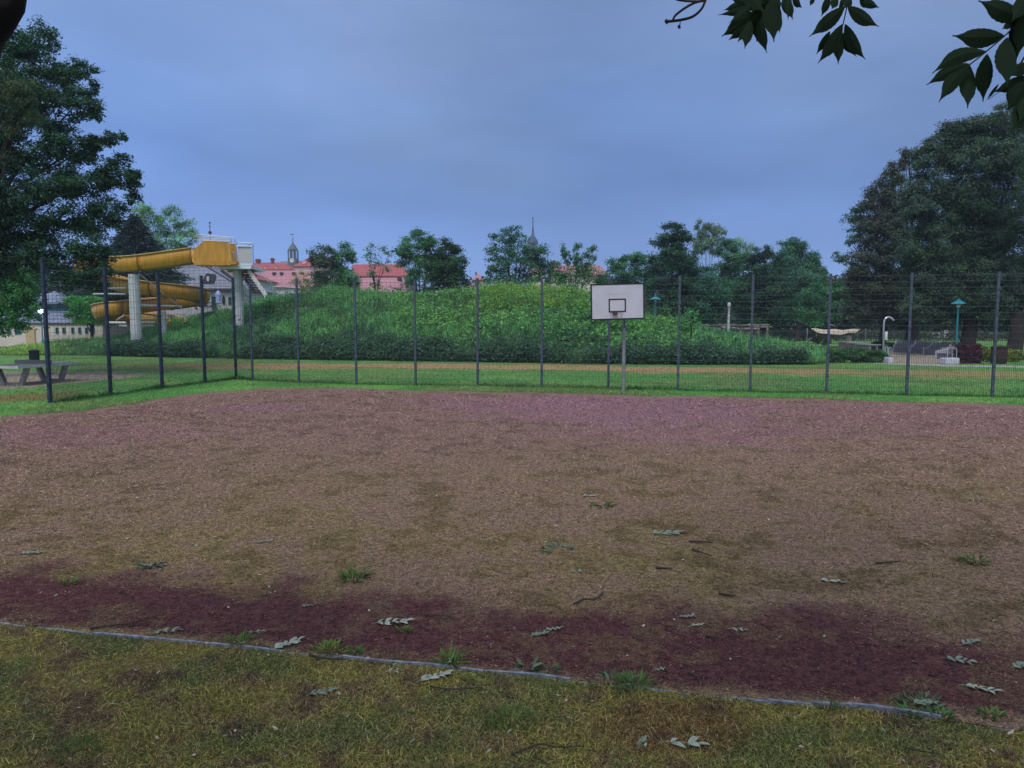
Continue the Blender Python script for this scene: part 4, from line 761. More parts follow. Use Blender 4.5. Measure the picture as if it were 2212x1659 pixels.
r4 = house('upper_red_roof_house', 'house with bright red roof, two eyebrow dormers and chimneys left of the clock tower', 165, 543, 628, 584, 567, 551, 614, WHR, RED, 10)
chim(r4, 552, 560, 559, 578, 169, BRICK); chim(r4, 585, 589.5, 557, 574, 169, BRICK)
for x_ in (573, 596):
    a = at(x_-8, 582, 165.5); b = at(x_+8, 574, 165.5); mb = MB(); mb.prism([(a.x, a.z), ((a.x+b.x)/2, b.z), (b.x, a.z)], 165.6, 169); mb.build('dormer', RED, r4)
    mb = MB(); mb.prism([(a.x+.3, a.z+.02), ((a.x+b.x)/2, b.z-.15), (b.x-.3, a.z+.02)], 165.5, 165.58); mb.build('dormer_front', WHR, r4)
r5 = house('long_faded_roof_house', 'long house with faded pinkish red roof and white dormers behind the mound', 140, 522, 694, 622, 584, 570, 690, WHR, RED2, 15)
for x_ in (578,):
    window(r5, x_-7, x_+7, 611, 626, 140.4-.6, WHITE, 3); a = at(x_-10, 610, 140); b = at(x_+10, 602, 140); mb = MB(); mb.prism([(a.x, a.z), ((a.x+b.x)/2, b.z), (b.x, a.z)], 139.6, 144); mb.build('dormer', WHR, r5)
for x_ in (595, 611, 597+40): 
    a = at(x_, 591, 146); mb = MB(); mb.box(a.x-.2, a.x+.2, 144.6, 146, a.z-.3, a.z+.2); mb.build('roof_vent', TRIM, r5)
# clock tower
Y5 = 185.0; ct = thing('clock_tower', 'dark slate clock tower with open belfry and onion dome left of centre', 'tower', (X(634, Y5), Y5, 0))
c = at(634, 583, Y5); hw = 9*Y5/F; zB = at(0, 559, Y5).z; zD = at(0, 540, Y5).z; SLT = mat('tower_slate', (.13, .16, .19), .8, nscale=1.5, namt=.3)
mb = MB(); mb.box(c.x-hw, c.x+hw, Y5-hw, Y5+hw, 0, zB); mb.build('tower_shaft', SLT, ct)
for dx_ in (-3.2,): 
    mb = MB(); q = at(634+dx_, 562.5, Y5-hw); mb.lathe((0, 0, 0), [(.55, 0), (.55, .08)], 16)
    for v in mb.v: v.x, v.y, v.z = q.x+v.x, Y5-hw-.002-v.z, q.z+v.y
    cf = mb.build('clock_face', mat('clock_white', (.70, .68, .62), .6), ct); mb = MB(); mb.box(q.x-.04, q.x+.04, Y5-hw-.12, Y5-hw-.09, q.z, q.z+.42); mb.box(q.x, q.x+.28, Y5-hw-.12, Y5-hw-.09, q.z-.04, q.z+.04); mb.build('clock_hand', BLACK, cf)
mb = MB()
for a_ in (-1, 0, 1):
    for b_ in (-1, 1): mb.box(c.x+a_*(hw-.15)-.14, c.x+a_*(hw-.15)+.14, Y5+b_*(hw-.15)-.12, Y5+b_*(hw-.15)+.12, zB, zD)
mb.build('belfry_column', SLT, ct)
mb = MB(); k_ = Y5/F; mb.lathe((c.x, Y5, zD), [(9.8*k_, -.1), (9.8*k_, .2), (9*k_, .35), (8.4*k_, 4*k_), (6.6*k_, 8*k_), (3.8*k_, 11.5*k_), (1.8*k_, 14*k_), (1.1*k_, 17*k_), (.6*k_, 23*k_), (.9*k_, 24*k_), (.9*k_, 25.5*k_), (.2*k_, 27*k_), (.15*k_, 33*k_)], 16); mb.build('dome', SLT, ct, True)
mb = MB(); mb.beam((c.x-5*k_, Y5, zD+32*k_), (c.x+2*k_, Y5, zD+33*k_), .1, .16); mb.build('weather_vane', TRIM, ct)
house('grey_hall', 'grey slate-roofed hall at the foot of the clock tower', 182, 600, 668, 590, 564, 608, 655, WHR, SLATE, 12)
r6 = house('cream_red_roof_house', 'cream house with steep red hipped roof right of the clock tower', 158, 640, 722, 577, 547, 688, 692, CREAM, RED, 16)
a = at(661, 569, 160); mb = MB(); mb.box(a.x-.4, a.x+.4, 158.6, 162, a.z-.2, a.z+.3); mb.build('roof_hatch', WHR, r6)
r7 = house('school_building', 'wide building with bright red roof behind the thin sapling', 150, 760, 882, 598, 571, 764, 866, PINKW, RED, 14)
r8 = house('pink_annex', 'lower pink roofed annex under the wide red roof', 138, 770, 874, 634, 600, 772, 872, WHR, RED2, 9)
a = at(864, 604, 139); mb = MB(); mb.box(a.x-.3, a.x+.3, 137.6, 140, a.z-.3, a.z+.3); mb.build('roof_vent', TRIM, r8)
G5 = 'small distant houses'
r9 = house('brick_cottage', 'tiny distant gabled house left of the tall airy oak, larger gable', 190, 1022, 1046, 606, 592, 1032, 1036, PINKW, RED2, 8, .3, G5); chim(r9, 1027, 1029, 587, 598, 193, BRICK)
r10 = house('dark_cottage', 'tiny distant house with dark red roof just right of the rounded tree', 170, 1002, 1022, 622, 606, 1006, 1014, WHR, RED2, 8, .3, G5); chim(r10, 1007, 1009, 602, 612, 172, BRICK)
r11 = house('village_house', 'cream and brick house half hidden by the oak below the church spire', 120, 1150, 1176, 590, 574, 1156, 1168, CREAM, RED2, 10); window(r11, 1161, 1166, 596, 606, 120, WHITE, 1)
r12 = house('gabled_village_house', 'house with chimney glimpsed between the oak and the pollarded tree', 125, 1190, 1310, 596, 572, 1200, 1296, CREAM, RED2, 12); chim(r12, 1193, 1198, 563, 578, 130, BRICK)
house('white_villa', 'white villa glimpsed between trees right of the backboard', 118, 1392, 1432, 640, 618, 1400, 1424, WHR, SLATE, 9)
house('distant_barn', 'long low roof glimpsed through the gap left of the right oak', 175, 1790, 1850, 612, 600, 1800, 1842, PINKW, RED2, 9)
# church spire
Y6 = 260.0; cs = thing('church_spire', 'slender church spire with bulbous dark dome behind the tall oak', 'church tower', (X(1151, Y6), Y6, 0))
k_ = Y6/F; c = at(1151, 523, Y6); mb = MB(); mb.box(c.x-9*k_, c.x+9*k_, Y6-9*k_, Y6+9*k_, 0, c.z-4*k_); mb.build('tower_shaft', SLT, cs)
mb = MB(); mb.lathe((c.x, Y6, c.z-4*k_), [(11*k_, -.2), (11.5*k_, 0), (11.3*k_, 4*k_), (9.5*k_, 9*k_), (6*k_, 14*k_), (3.2*k_, 18*k_), (2.3*k_, 24*k_), (1.5*k_, 34*k_), (.8*k_, 43*k_), (.5*k_, 44*k_)], 16); mb.build('dome', mat('spire_slate', (.08, .11, .17), .7, nscale=.6, namt=.3), cs, True)
mb = MB(); zt_ = c.z+40*k_; mb.lathe((c.x, Y6, zt_), [(.1, 0), (1.5*k_, 1*k_), (1.6*k_, 2.5*k_), (.1, 4*k_)], 10); mb.beam((c.x, Y6, zt_), (c.x, Y6, zt_+13*k_), .22); mb.beam((c.x-2*k_, Y6, zt_+9.5*k_), (c.x+2*k_, Y6, zt_+9.5*k_), .2); mb.build('cross', TRIM, cs)
# blue folded parasol on the terrace, small rail on the mound
ps = thing('folded_parasol', 'folded blue and white parasol in front of the slate-roofed building', 'parasol', at(472.5, 660, 74)); q = at(472.5, 660, 74); mb = MB(); mb.tube([(q.x, 74, 0), (q.x, 74, at(0, 655, 74).z)], .035, 6); mb.build('pole', WHITE, ps)
mb = MB(); zz_ = at(0, 657, 74).z; hh = at(0, 627, 74).z-zz_; mb.lathe((q.x, 74, zz_), [(.22, 0), (.30, .1), (.26, hh*.5), (.32, hh*.72), (.22, hh*.86), (.03, hh)], 12); mb.build('canopy', mat('blue_canvas', (.20, .28, .62), .8, nscale=4, namt=.5, c2=(.45, .48, .62)), ps, True)
ra = thing('mound_railing', 'white tube railing on top of the mound below the pink roof', 'railing', at(600, 640, 58)); mb = MB(); mb.tube([at(589, 632, 57), at(588, 621, 57), at(591, 619, 57), at(648, 622, 57.5), at(650, 632, 57.5)], .035, 6); mb.build('rail', PIPE, ra)
# ------------------------------------------------------------------ playground and plaza, right
def c8(x_, y_): return (1785.6+x_*.2361, 506.9+y_*.2361)
def lamp(label, px, py_head, Y_, lit=False, lean=0):
    zt = at(px, py_head, Y_).z; x0_ = X(px, Y_, zt)-lean; r = thing('street_lamp', label, 'street lamp', (x0_, Y_, 0), 'turquoise street lamps'); TQ = TURQ; s_ = .43
    mb = MB(); mb.lathe((x0_, Y_, 0), [(.09, 0), (.09, .9), (.07, .95), (.055, 1.2)], 10)
    mb.tube([(x0_, Y_, 1.1), (x0_+lean, Y_, zt-.55)], [.055, .05], 10); mb.build('pole', TQ, r, True)
    c_ = (x0_+lean, Y_, zt-.55); mb = MB(); mb.lathe(c_, [(.05, 0), (.10, .03), (.11, .12), (.06, .2), (.06, .27)], 12); mb.build('lamp_neck', PIPE, r, True)
    mb = MB(); mb.lathe(c_, [(s_*.9, .22), (s_, .23), (s_*.8, .31), (s_*.42, .40), (s_*.25, .43), (s_*.22, .50), (.03, .55)], 20); mb.build('lamp_shade', TQ, r, True)
    if lit: mb = MB(); mb.lathe((c_[0], Y_, c_[2]-.02), [(.05, 0), (.18, .08), (.2, .2), (.05, .225)], 14); mb.build('lamp_globe', mat('lit_globe', (1, 1, .8), .5, emis=(1, .98, .62), estr=40), r, True)
TURQ = mat('turquoise_paint', (.018, .24, .29), .4, nscale=3, namt=.2)
lamp('lit turquoise lamp in front of the pool house at far left', 88, 661, 62, True)
lamp('turquoise lamp with unlit shade just right of the backboard', 1416, 638, 56)
lamp('tall turquoise lamp standing before the big oak trunk at the right', 2071, 645, 44, lean=0)
SS = mat('stainless_tube', (.50, .52, .54), .25, .7)
def shower(label, pts, Y_, r=.05):
    P_ = [at(x_, y_, Y_) for x_, y_ in pts]; o_ = thing('shower_pole', label, 'outdoor shower', (P_[0].x, Y_, 0), 'curved steel shower poles'); mb = MB(); mb.tube([Vector((P_[0].x, Y_, -.05))]+catmull(P_[1:], 4), r, 10); mb.build('curved_pipe', SS, o_, True); return o_, P_
s1, P_ = shower('taller bent steel shower pole beside the paved plaza', [(1908,770),(1908.5,740),(1909,706),(1911,691),(1917,685.5),(1924,686),(1930.5,692)], 45, .058)
mb = MB(); a = at(1911.5, 716, 44.9); b = at(1916, 734, 44.9); mb.box(a.x, b.x, 44.85, 44.9, b.z, a.z); mb.build('sign_plate', WHITE, s1)
s2, _ = shower('smaller bent steel shower pole in front of the shade sail', [(1789,744),(1789.3,725),(1790,708),(1792.5,703.5),(1796,702),(1800,702.8),(1803,706)], 66, .06)
# shade sail
ss = thing('shade_sail', 'sagging cream shade sail stretched between thin steel poles', 'shade sail', (X(1815, 72), 72, 0)); SAIL = mat('cream_canvas', (.55, .47, .34), .9, nscale=1, namt=.12)
V = []; nu, nv = 30, 8
for i in range(nu+1):
    u = i/nu; top = at(1751+u*110, 709.5+1.5*math.sin(u*math.pi)+.6*u*2, 74); bot = at(1757+u*99, 712+10.5*abs(math.sin(u*math.pi))**.55+.7*math.sin(u*22), 70)
    for j in range(nv+1): V.append(top.lerp(bot, j/nv)+Vector((0, 0, .05*math.sin(u*17+j))))
Fq = [(i*(nv+1)+j, i*(nv+1)+j+1, (i+1)*(nv+1)+j+1, (i+1)*(nv+1)+j) for i in range(nu) for j in range(nv)]
mb = MB(); mb.add(V, Fq); o = mb.build('sail', SAIL, ss, True); m_ = o.modifiers.new('s', 'SOLIDIFY'); m_.thickness = .01
for px_, Y_ in ((1744, 70), (1764, 73), (1854, 73), (1870, 70)):
    mb = MB(); q = at(px_, 709, Y_); mb.tube([(q.x, Y_, 0), q], .045, 8); mb.build('pole', SS, ss)
# log pergola
LOG = mat('pale_log', (.30, .27, .25), .9, nscale=6, namt=.4); pg = thing('log_pergola', 'rough pale log pergola with knotty beams on posts', 'pergola', (X(1590, 68), 68, 0)); rq = random.Random(3)
for (xa_, ya_, xb_, yb_, Y_, r) in ((1509,708,1560,711,67,.10),(1556,708,1640,712,67,.10),(1560,705,1625,703,68,.09),(1618,706,1662,702,68.5,.08),(1500,706,1530,703,69,.08),(1600,710,1668,705,69.5,.08),(1640,712,1620,708,68,.10)):
    mb = MB(); a, b = at(xa_, ya_, Y_), at(xb_, yb_, Y_); mb.tube([a.lerp(b, k/5)+Vector((0, 0, rq.uniform(-.07, .07))) for k in range(6)], [r*rq.uniform(.7, 1.1) for _ in range(6)], 7); mb.build('beam', LOG, pg, True)
mb = MB()
for k in range(16):
    x_ = 1512+k*9.7; a = at(x_, 703+rq.uniform(-2, 1), 66.6); mb.tube([a, a+Vector((rq.uniform(-.3, .3), 3.2, rq.uniform(-.1, .1)))], .05, 6)
mb.build('cross_log', LOG, pg)
for px_, Y_ in ((1548,67),(1600.5,67),(1639,68.5),(1658,69),(1522,68)):
    a = at(px_, 708, Y_); mb = MB(); mb.tube([(a.x+.05, Y_, 0), (a.x-.03, Y_, a.z*.5), (a.x, Y_, a.z)], [.13, .10, .11], 8); mb.build('post', LOG, pg, True)
# rope pyramid
rp = thing('climbing_net', 'grey mast with rope climbing net hanging around it', 'climbing frame', (X(1575, 62), 62, 0)); a = at(1575, 656, 62); b = at(1573, 728, 62)
mb = MB(); mb.tube([(b.x, 62, 0), (a.x, 62, a.z)], .10, 10); mb.lathe((a.x, 62, a.z), [(.14, -.25), (.16, -.1), (.14, .05), (.05, .1)], 10); mb.build('mast', PIPE, rp, True)
mb = MB(); feet = [Vector((a.x+2.2*math.cos(t), 62+2.2*math.sin(t), .4)) for t in np.linspace(0.3, 2*math.pi+.3, 9)[:-1]]; tp_ = Vector((a.x, 62, a.z-.1))
for i, f_ in enumerate(feet):
    mb.tube([tp_, f_], .022, 4, False)
    for t in (.3, .45, .6, .75, .9): mb.tube([tp_.lerp(f_, t), tp_.lerp(feet[(i+1) % 8], t)], .018, 4, False)
mb.build('rope_net', mat('dark_rope', (.06, .06, .065), .9), rp)
# slatted picnic tables on the terrace behind the hedge
def slat_bench(label, x0_, x1_, y_, Y_):
    a, b = at(x0_, y_, Y_), at(x1_, y_, Y_); r = thing('slatted_platform', label, 'sun deck', ((a.x+b.x)/2, Y_, 0), 'low slatted sun decks'); mb = MB(); k = 9
    for i in range(k): xx_ = a.x+(b.x-a.x)*(i+.15)/k; mb.box(xx_, xx_+(b.x-a.x)/k*.6, Y_-.9, Y_+.9, a.z-.05, a.z)
    mb.build('slat', mat('grey_slat', (.34, .35, .37), .7), r)
    for xx_ in (a.x+.15, b.x-.3):
        mb = MB(); mb.box(xx_, xx_+.12, Y_-.8, Y_+.8, 0, a.z-.052); mb.build('leg', LOG, r)
slat_bench('left slatted deck behind the dark hedge', 1818, 1848, 738, 55); slat_bench('middle slatted deck behind the dark hedge, nearer the plaza', 1840, 1868, 740.5, 51); slat_bench('right slatted deck behind the dark hedge, nearest the shower', 1860, 1890, 743.5, 48)
q = at(1834, 727, 58); bb = thing('info_post', 'short grey pillar behind the slatted decks', 'pillar', (q.x, 58, 0)); mb = MB(); mb.box(q.x-.16, q.x+.16, 57.9, 58.2, 0, q.z); mb.box(q.x-.2, q.x+.2, 57.86, 58.24, q.z+.002, q.z+.06); mb.build('pillar_body', LOG, bb)
def hoop_rail(label, x0_, x1_, yt, Y_, r=.028, parts=2, grp='steel hoop railings'):
    o_ = thing('hoop_railing', label, 'railing', (at(x0_, yt, Y_).x, Y_, 0), grp); mb = MB(); a, b = at(x0_, yt, Y_), at(x1_, yt+.6, Y_)
    mb.tube([(a.x, Y_, 0), (a.x, Y_, a.z-.08), (a.x+.05, Y_, a.z), (b.x-.05, Y_, b.z), (b.x, Y_, b.z-.08), (b.x, Y_, 0)], r, 8)
    if parts > 2: mb.tube([((a.x+b.x)/2, Y_, 0), ((a.x+b.x)/2, Y_, (a.z+b.z)/2)], r, 6)
    mb.build('hoop', SS, o_, True)
hoop_rail('small steel hoop left of its twin by the tall shower pole', 1912.5, 1917.5, 749, 44); hoop_rail('small steel hoop right of its twin by the tall shower pole', 1920, 1925.5, 750, 44)
hoop_rail('wider rail frame rising behind the large white block', 2047.5, 2067, 751, 40.4, .022, 3); hoop_rail('tiny steel handrail behind the weeds right of the shade sail pole', 1748, 1756, 731, 60)
# bench seats
def lounge_proto():
    r = thing('lounge_bench', 'x', 'bench'); CON = mat('bench_concrete', (.50, .48, .54), .85, nscale=9, namt=.35); WD = mat('bench_slat_wood', (.30, .29, .34), .8, nscale=12, namt=.4)
    pr = [(-.55, 0), (.75, 0), (.78, .98), (.70, 1.0), (.55, .78), (.35, .66), (-.05, .60), (-.55, .56)]       # side outline (y, z)
    for s_ in (-1, 1):
        mb = MB(); n_ = len(pr); x_a, x_b = s_*.72-.05, s_*.72+.05
        vs = [(x_a, y_, z_) for y_, z_ in pr]+[(x_b, y_, z_) for y_, z_ in pr]
        mb.add(vs, [tuple(range(n_)), tuple(range(2*n_-1, n_-1, -1))]+[((i+1) % n_, i, i+n_, (i+1) % n_+n_) for i in range(n_)]); mb.build('side_panel', CON, r)
        mb = MB(); mb.tube([(s_*.72, y_, z_+.012) for y_, z_ in pr[3:]], .03, 6); mb.build('arm_cap', PIPE, r, True)
    mb = MB()
    for k in range(7): mb.box(-.66, .66, -.5+k*.13, -.5+k*.13+.10, .40, .44)
    mb.build('seat', WD, r); mb = MB()
    for k in range(10): mb.box(-.66+k*.135, -.66+k*.135+.10, .52, .56, .44, .97)
    mb.build('backrest', WD, r); mb = MB(); mb.box(-.66, .66, -.45, -.40, .02, .395); mb.build('front_board', mat('dark_board', (.17, .16, .18), .8), r); return r
def copy_tree(o, parent=None):
    c = o.copy(); col.objects.link(c); c.parent = parent
    for ch in [x for x in bpy.data.objects if x.parent == o]: copy_tree(ch, c)
    return c
pr0 = lounge_proto()
BN = [('first slatted bench of the plaza row, nearest the shower pole', 1953, 761, 36, 1.0), ('second slatted bench of the plaza row, right of the fence post', 1993, 763.5, 46, 1.0), ('third slatted bench of the plaza row', 2023, 767, 60, .95), ('last slatted bench of the plaza row, half hidden behind the white block rail', 2052, 776, 76, .92)]
for i, (lb, px_, py_, rz, s_) in enumerate(BN):
    o = pr0 if i == 0 else copy_tree(pr0); p = gnd(px_, py_); o.location = p; o.rotation_euler.z = -math.radians(rz); o.scale = (s_, s_, s_); tag(o, lb, 'bench', 'slatted benches along the curved plaza edge')
def block(label, x0_, x1_, yt, yb, dd):
    a = gnd(x0_, yb); b = gnd(x1_, yb); z_ = at(x0_, yt, a.y).z; mb = MB(); mb.box(a.x, b.x, a.y, a.y+dd, 0, z_); o = mb.build('stone_block', mat('white_block', (.52, .54, .59), .7, nscale=5, namt=.15), None); bevel(o, .05); tag(o, label, 'stone block', 'white blocks at the plaza entrance')
block('small white block left of the plaza entrance', 1919.5, 1930, 772.5, 785.5, .6); block('large rounded white block right of the plaza entrance', 2043, 2073, 773.5, 788.5, .6)
def bush(name, label, blobs, Y_, base, leafpx=3.4, dens=2.4, cat='hedge', **kw):
    A_ = crown_arrays(blobs, Y_, leafpx, base, dens, **kw); p = at(blobs[0][0], blobs[0][1], Y_); r = thing(name, label, cat, (p.x, Y_, 0)); 
    mb = MB(); 
    for b in blobs: q = at(b[0], b[1], Y_+(b[4] if len(b) > 4 else 0)); mb.tube([(q.x, q.y, 0), (q.x+.1, q.y, max(q.z, .2))], [.03, .01], 5)
    mb.build('stem', BARK, r); cards('foliage', *A_, LEAF, r)
bush('red_hedge', 'clipped purple-red barberry hedge beside the large white block', [(x_, y_, 8, 8) for x_ in range(2070, 2117, 7) for y_ in (751, 760, 770, 780)], 41.5, (.07, .026, .040), 3, 6, ncl=2.5, bright=(.26, .05, .09))
bush('low_red_hedge', 'long low dark red hedge behind the plaza benches', [(x_, 744.5, 13, 7) for x_ in range(1895, 2110, 16)], 65, (.085, .038, .050), 2.8, 3.5, ncl=2)
bush('yellow_shrub', 'yellow-green leafy shrub at the far right behind the brown bin', [(2125,758,14,12),(2145,760,18,14),(2168,760,18,14),(2188,766,10,14),(2130,775,16,12),(2170,778,22,10),(2192,778,9,8)], 43.5, (.20, .27, .035), 3.4, 4.2, 'shrub', ncl=1.6, bright=(.42, .50, .06))
bush('dark_hedge', 'dark green rounded hedge left of the plaza and the tall shower', [(1800,768,16,14),(1825,764,22,14),(1855,764,22,15),(1885,766,22,15),(1905,772,12,11),(1815,776,26,8),(1870,776,36,8),(1795,758,10,8)], 42.5, (.05, .14, .05), 3.4, 4.5, ncl=2, bright=(.10, .26, .08))
bush('meadow_shrub', 'small dark shrub in the meadow below the rope mast', [(1700,732,12,5),(1712,735,10,4),(1765,733,16,8),(1780,738,12,8)], 56, (.028, .065, .026), 3, 2.2, 'shrub')
# small white cart far behind the trees
Yv = 100.0; r = thing('utility_cart', 'small white cart with a large wheel glimpsed between the far trunks', 'cart', (X(2038, Yv), Yv, 0)); Wp = mat('white_cart_paint', (.66, .70, .76), .4)
a = at(2023, 718.5, Yv); b = at(2043, 730.5, Yv); MB().prism([(a.x, b.z+.05), (a.x, a.z-.15), (a.x+.2, a.z), (b.x-.2, a.z+.05), (b.x+.1, a.z-.3), (b.x, b.z+.05)], Yv, Yv+1.2).build('body', Wp, r)
q = at(2047, 726.5, Yv)
for nm, r1, m_, dy_ in (('wheel', .38, BLACK, 0), ('rim', .24, Wp, -.03)):
    mb = MB(); mb.lathe((0, 0, 0), [(r1*.7, 0), (r1, .02), (r1, .2), (r1*.7, .22)], 18)
    for v in mb.v: v.x, v.y, v.z = q.x+v.x, Yv-.1+v.z+dy_, .38+v.y
    o = mb.build(nm, m_, r if nm == 'wheel' else wh_); wh_ = o
mb = MB(); t1_ = at(2046, 713, Yv); mb.tube([(q.x-.3, Yv+.3, .8), (q.x-.25, Yv+.3, t1_.z-.1), (q.x+.1, Yv+.3, t1_.z), (q.x+.35, Yv+.3, .9)], .05, 6); mb.tube([(q.x-.25, Yv+.3, 1.0), (q.x+.3, Yv+.3, 1.25)], .06, 6); mb.build('frame', Wp, r)
# ------------------------------------------------------------------ foliage hanging in from above
def c1(x_, y_): return (1405.5+x_*.3646, y_*.3646)
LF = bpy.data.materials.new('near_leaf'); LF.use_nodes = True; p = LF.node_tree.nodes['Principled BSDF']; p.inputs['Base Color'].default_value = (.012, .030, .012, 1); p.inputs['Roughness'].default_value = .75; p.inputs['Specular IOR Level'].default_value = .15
def leaflet(parent, b, tip, wpx, Y_, bend=0.0):
    b3, t3 = at(*c1(*b), Y_), at(*c1(*tip), Y_+RS.uniform(-.04, .04)); ax = t3-b3; Ln = ax.length; ax.normalize(); view = Vector((0, 1, 0)); sd_ = ax.cross(view).normalized(); nn_ = sd_.cross(ax).normalized()
    wv = wpx*.3646*Y_/F*.5; K = 18; V_, F_ = [], []
    for i in range(K+1):
        t = i/K; wd = wv*.95*(math.sin(math.pi*min(t, .999)**.86)**1.0)*(1 if t < .70 else 1-.75*((t-.70)/.30)**.8)+(.0004)
        if i % 2: wd *= 1.06
        if t > .93: wd = wv*.06
        c_ = b3+ax*(Ln*t)+sd_*(bend*Ln*math.sin(math.pi*t))+nn_*(.05*Ln*t*t)
        V_ += [c_-sd_*wd+nn_*wd*.25, c_, c_+sd_*wd+nn_*wd*.25]
    for i in range(K): o_ = i*3; F_ += [(o_, o_+1, o_+4, o_+3), (o_+1, o_+2, o_+5, o_+4)]
    mb = MB(); mb.add(V_, F_); o = mb.build('leaflet', LF, parent); m_ = o.modifiers.new('s', 'SOLIDIFY'); m_.thickness = .0006
ASHT = thing('ash_tree', 'tree over the camera whose black limb and dark leaves hang into the top corners', 'tree', (-5.5, -1.5, 0))
mb = MB(); mb.tube([(-5.5, -1.5, -.1), (-5.45, -1.5, .4), (-5.2, -1.4, 2.5), (-4.6, -1.6, 4.8)], [.55, .42, .36, .3], 14)
for tx, ty, tz in ((0, -2, 8), (4, 1, 7.4), (-3, 3, 7.6), (-8, -3, 8), (3, -6, 8), (7, -2, 7.2), (1.2, 2.2, 6.4)):
    c_ = Vector((tx, ty, tz)); s0 = Vector((-4.6, -1.6, 4.7)); mb.tube([s0, s0.lerp(c_, .4)+Vector((0, 0, .7)), c_], [.2, .12, .04], 8)
for px_, Yq in ((1640, 1.85), (1835, 1.8), (2290, 1.6), (1535, 1.9)):
    e_ = at(px_, -95, Yq); mb.tube([Vector((1.2, 2.2, 6.3)), Vector((e_.x+.1, 2.1, 5.0)), e_+Vector((.02, 0, .5)), e_], [.05, .03, .008, .003], 6)
mb.tube([(-4.9, -1.4, 3.2), (-3.6, 1.2, 3.0), at(-150, 330, 3.0)], [.2, .17, .16], 10)
mb.build('trunk', BARK, ASHT, True)
n = 13000; v = nrm(RS.normal(0, 1, (90, 3)))*RS.uniform(.3, 1, (90, 1))**.5*np.array((9.5, 7.5, 2.4))+np.array((0, -3.2, 8.0)); q_ = RS.randint(0, 90, n)
P = v[q_]+RS.normal(0, .75, (n, 3)); k_ = (P[:, 2] > 4.6+.0*P[:, 0]) & (P[:, 2] > H+.55*np.maximum(P[:, 1], 0)+.9); P = P[k_]
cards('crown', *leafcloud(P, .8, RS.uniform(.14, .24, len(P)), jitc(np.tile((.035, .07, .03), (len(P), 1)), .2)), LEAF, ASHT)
def spray(name, label, Y_, stems, leafs, cat='branch'):
    mb = MB(); r = ASHT
    for pts, rad in stems: mb.tube(catmull([at(*c1(*q), Y_) for q in pts], 3), rad, 6)
    st_ = mb.build(name, BARK, r, True); r = st_
    for b, t_, w_, bd in leafs: leaflet(r, b, t_, w_, Y_+RS.uniform(-.05, .05), bd)
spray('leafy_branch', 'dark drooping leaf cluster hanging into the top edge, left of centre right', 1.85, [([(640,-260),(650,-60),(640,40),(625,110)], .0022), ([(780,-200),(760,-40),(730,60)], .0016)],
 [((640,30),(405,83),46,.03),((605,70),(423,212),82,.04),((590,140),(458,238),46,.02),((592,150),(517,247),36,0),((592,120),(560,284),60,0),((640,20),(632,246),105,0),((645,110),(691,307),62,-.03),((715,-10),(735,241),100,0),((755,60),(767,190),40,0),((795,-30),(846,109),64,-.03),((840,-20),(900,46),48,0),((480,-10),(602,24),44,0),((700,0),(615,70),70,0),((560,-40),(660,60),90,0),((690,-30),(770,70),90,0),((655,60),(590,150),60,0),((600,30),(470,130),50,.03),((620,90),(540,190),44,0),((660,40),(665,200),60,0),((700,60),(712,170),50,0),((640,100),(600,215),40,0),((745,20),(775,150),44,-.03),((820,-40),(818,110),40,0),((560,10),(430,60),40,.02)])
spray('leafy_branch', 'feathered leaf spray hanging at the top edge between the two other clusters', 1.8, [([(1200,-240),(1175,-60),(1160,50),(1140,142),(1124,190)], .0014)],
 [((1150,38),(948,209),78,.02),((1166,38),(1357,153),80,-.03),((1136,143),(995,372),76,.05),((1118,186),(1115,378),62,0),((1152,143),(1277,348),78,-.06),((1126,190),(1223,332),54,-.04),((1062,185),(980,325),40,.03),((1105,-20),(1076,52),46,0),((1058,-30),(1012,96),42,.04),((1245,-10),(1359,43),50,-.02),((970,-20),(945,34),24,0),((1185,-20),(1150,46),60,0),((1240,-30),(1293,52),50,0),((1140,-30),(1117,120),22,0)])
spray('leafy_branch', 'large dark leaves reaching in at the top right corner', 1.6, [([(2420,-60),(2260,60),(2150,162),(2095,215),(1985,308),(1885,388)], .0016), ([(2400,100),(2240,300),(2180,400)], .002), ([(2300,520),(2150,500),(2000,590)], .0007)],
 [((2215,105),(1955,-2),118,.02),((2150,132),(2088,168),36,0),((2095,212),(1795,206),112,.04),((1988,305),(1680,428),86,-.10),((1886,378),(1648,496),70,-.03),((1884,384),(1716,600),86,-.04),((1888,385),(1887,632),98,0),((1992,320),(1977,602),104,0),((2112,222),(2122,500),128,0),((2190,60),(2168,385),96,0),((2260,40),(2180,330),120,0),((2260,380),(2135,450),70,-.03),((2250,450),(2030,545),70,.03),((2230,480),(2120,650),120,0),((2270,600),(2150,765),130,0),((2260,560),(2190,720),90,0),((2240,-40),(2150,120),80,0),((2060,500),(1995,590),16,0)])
spray('bare_twig', 'bare forked twig poking in at the top edge', 1.9, [([(97,128),(180,118),(250,98),(300,55),(322,8),(360,-90)], .0035), ([(132,118),(148,90),(200,50),(262,16),(320,2)], .0032), ([(150,-4),(210,6),(300,8)], .0028), ([(176,122),(172,160)], .0012), ([(90,132),(100,124)], .006), ([(166,150),(172,168)],.0035)], [], 'twig')
mb = MB(); Yl = 3.0; mb.tube([at(-150, 330, Yl), at(-95, 180, Yl), at(-62, 70, Yl), at(-45, 0, Yl), at(-30, -120, Yl)], [.13, .115, .11, .115, .11], 14); mb.tube([at(-50, 60, Yl), at(-10, 30, Yl), at(30, 14, Yl), at(20, -50, Yl)], [.10, .085, .040, .07], 12); mb.build('limb', mat('shaded_limb_bark', (.018, .014, .014), .9, nscale=9, namt=.6, bump=.7), ASHT, True)  # limb bark darker than the trunk's: its shade is put into the colour
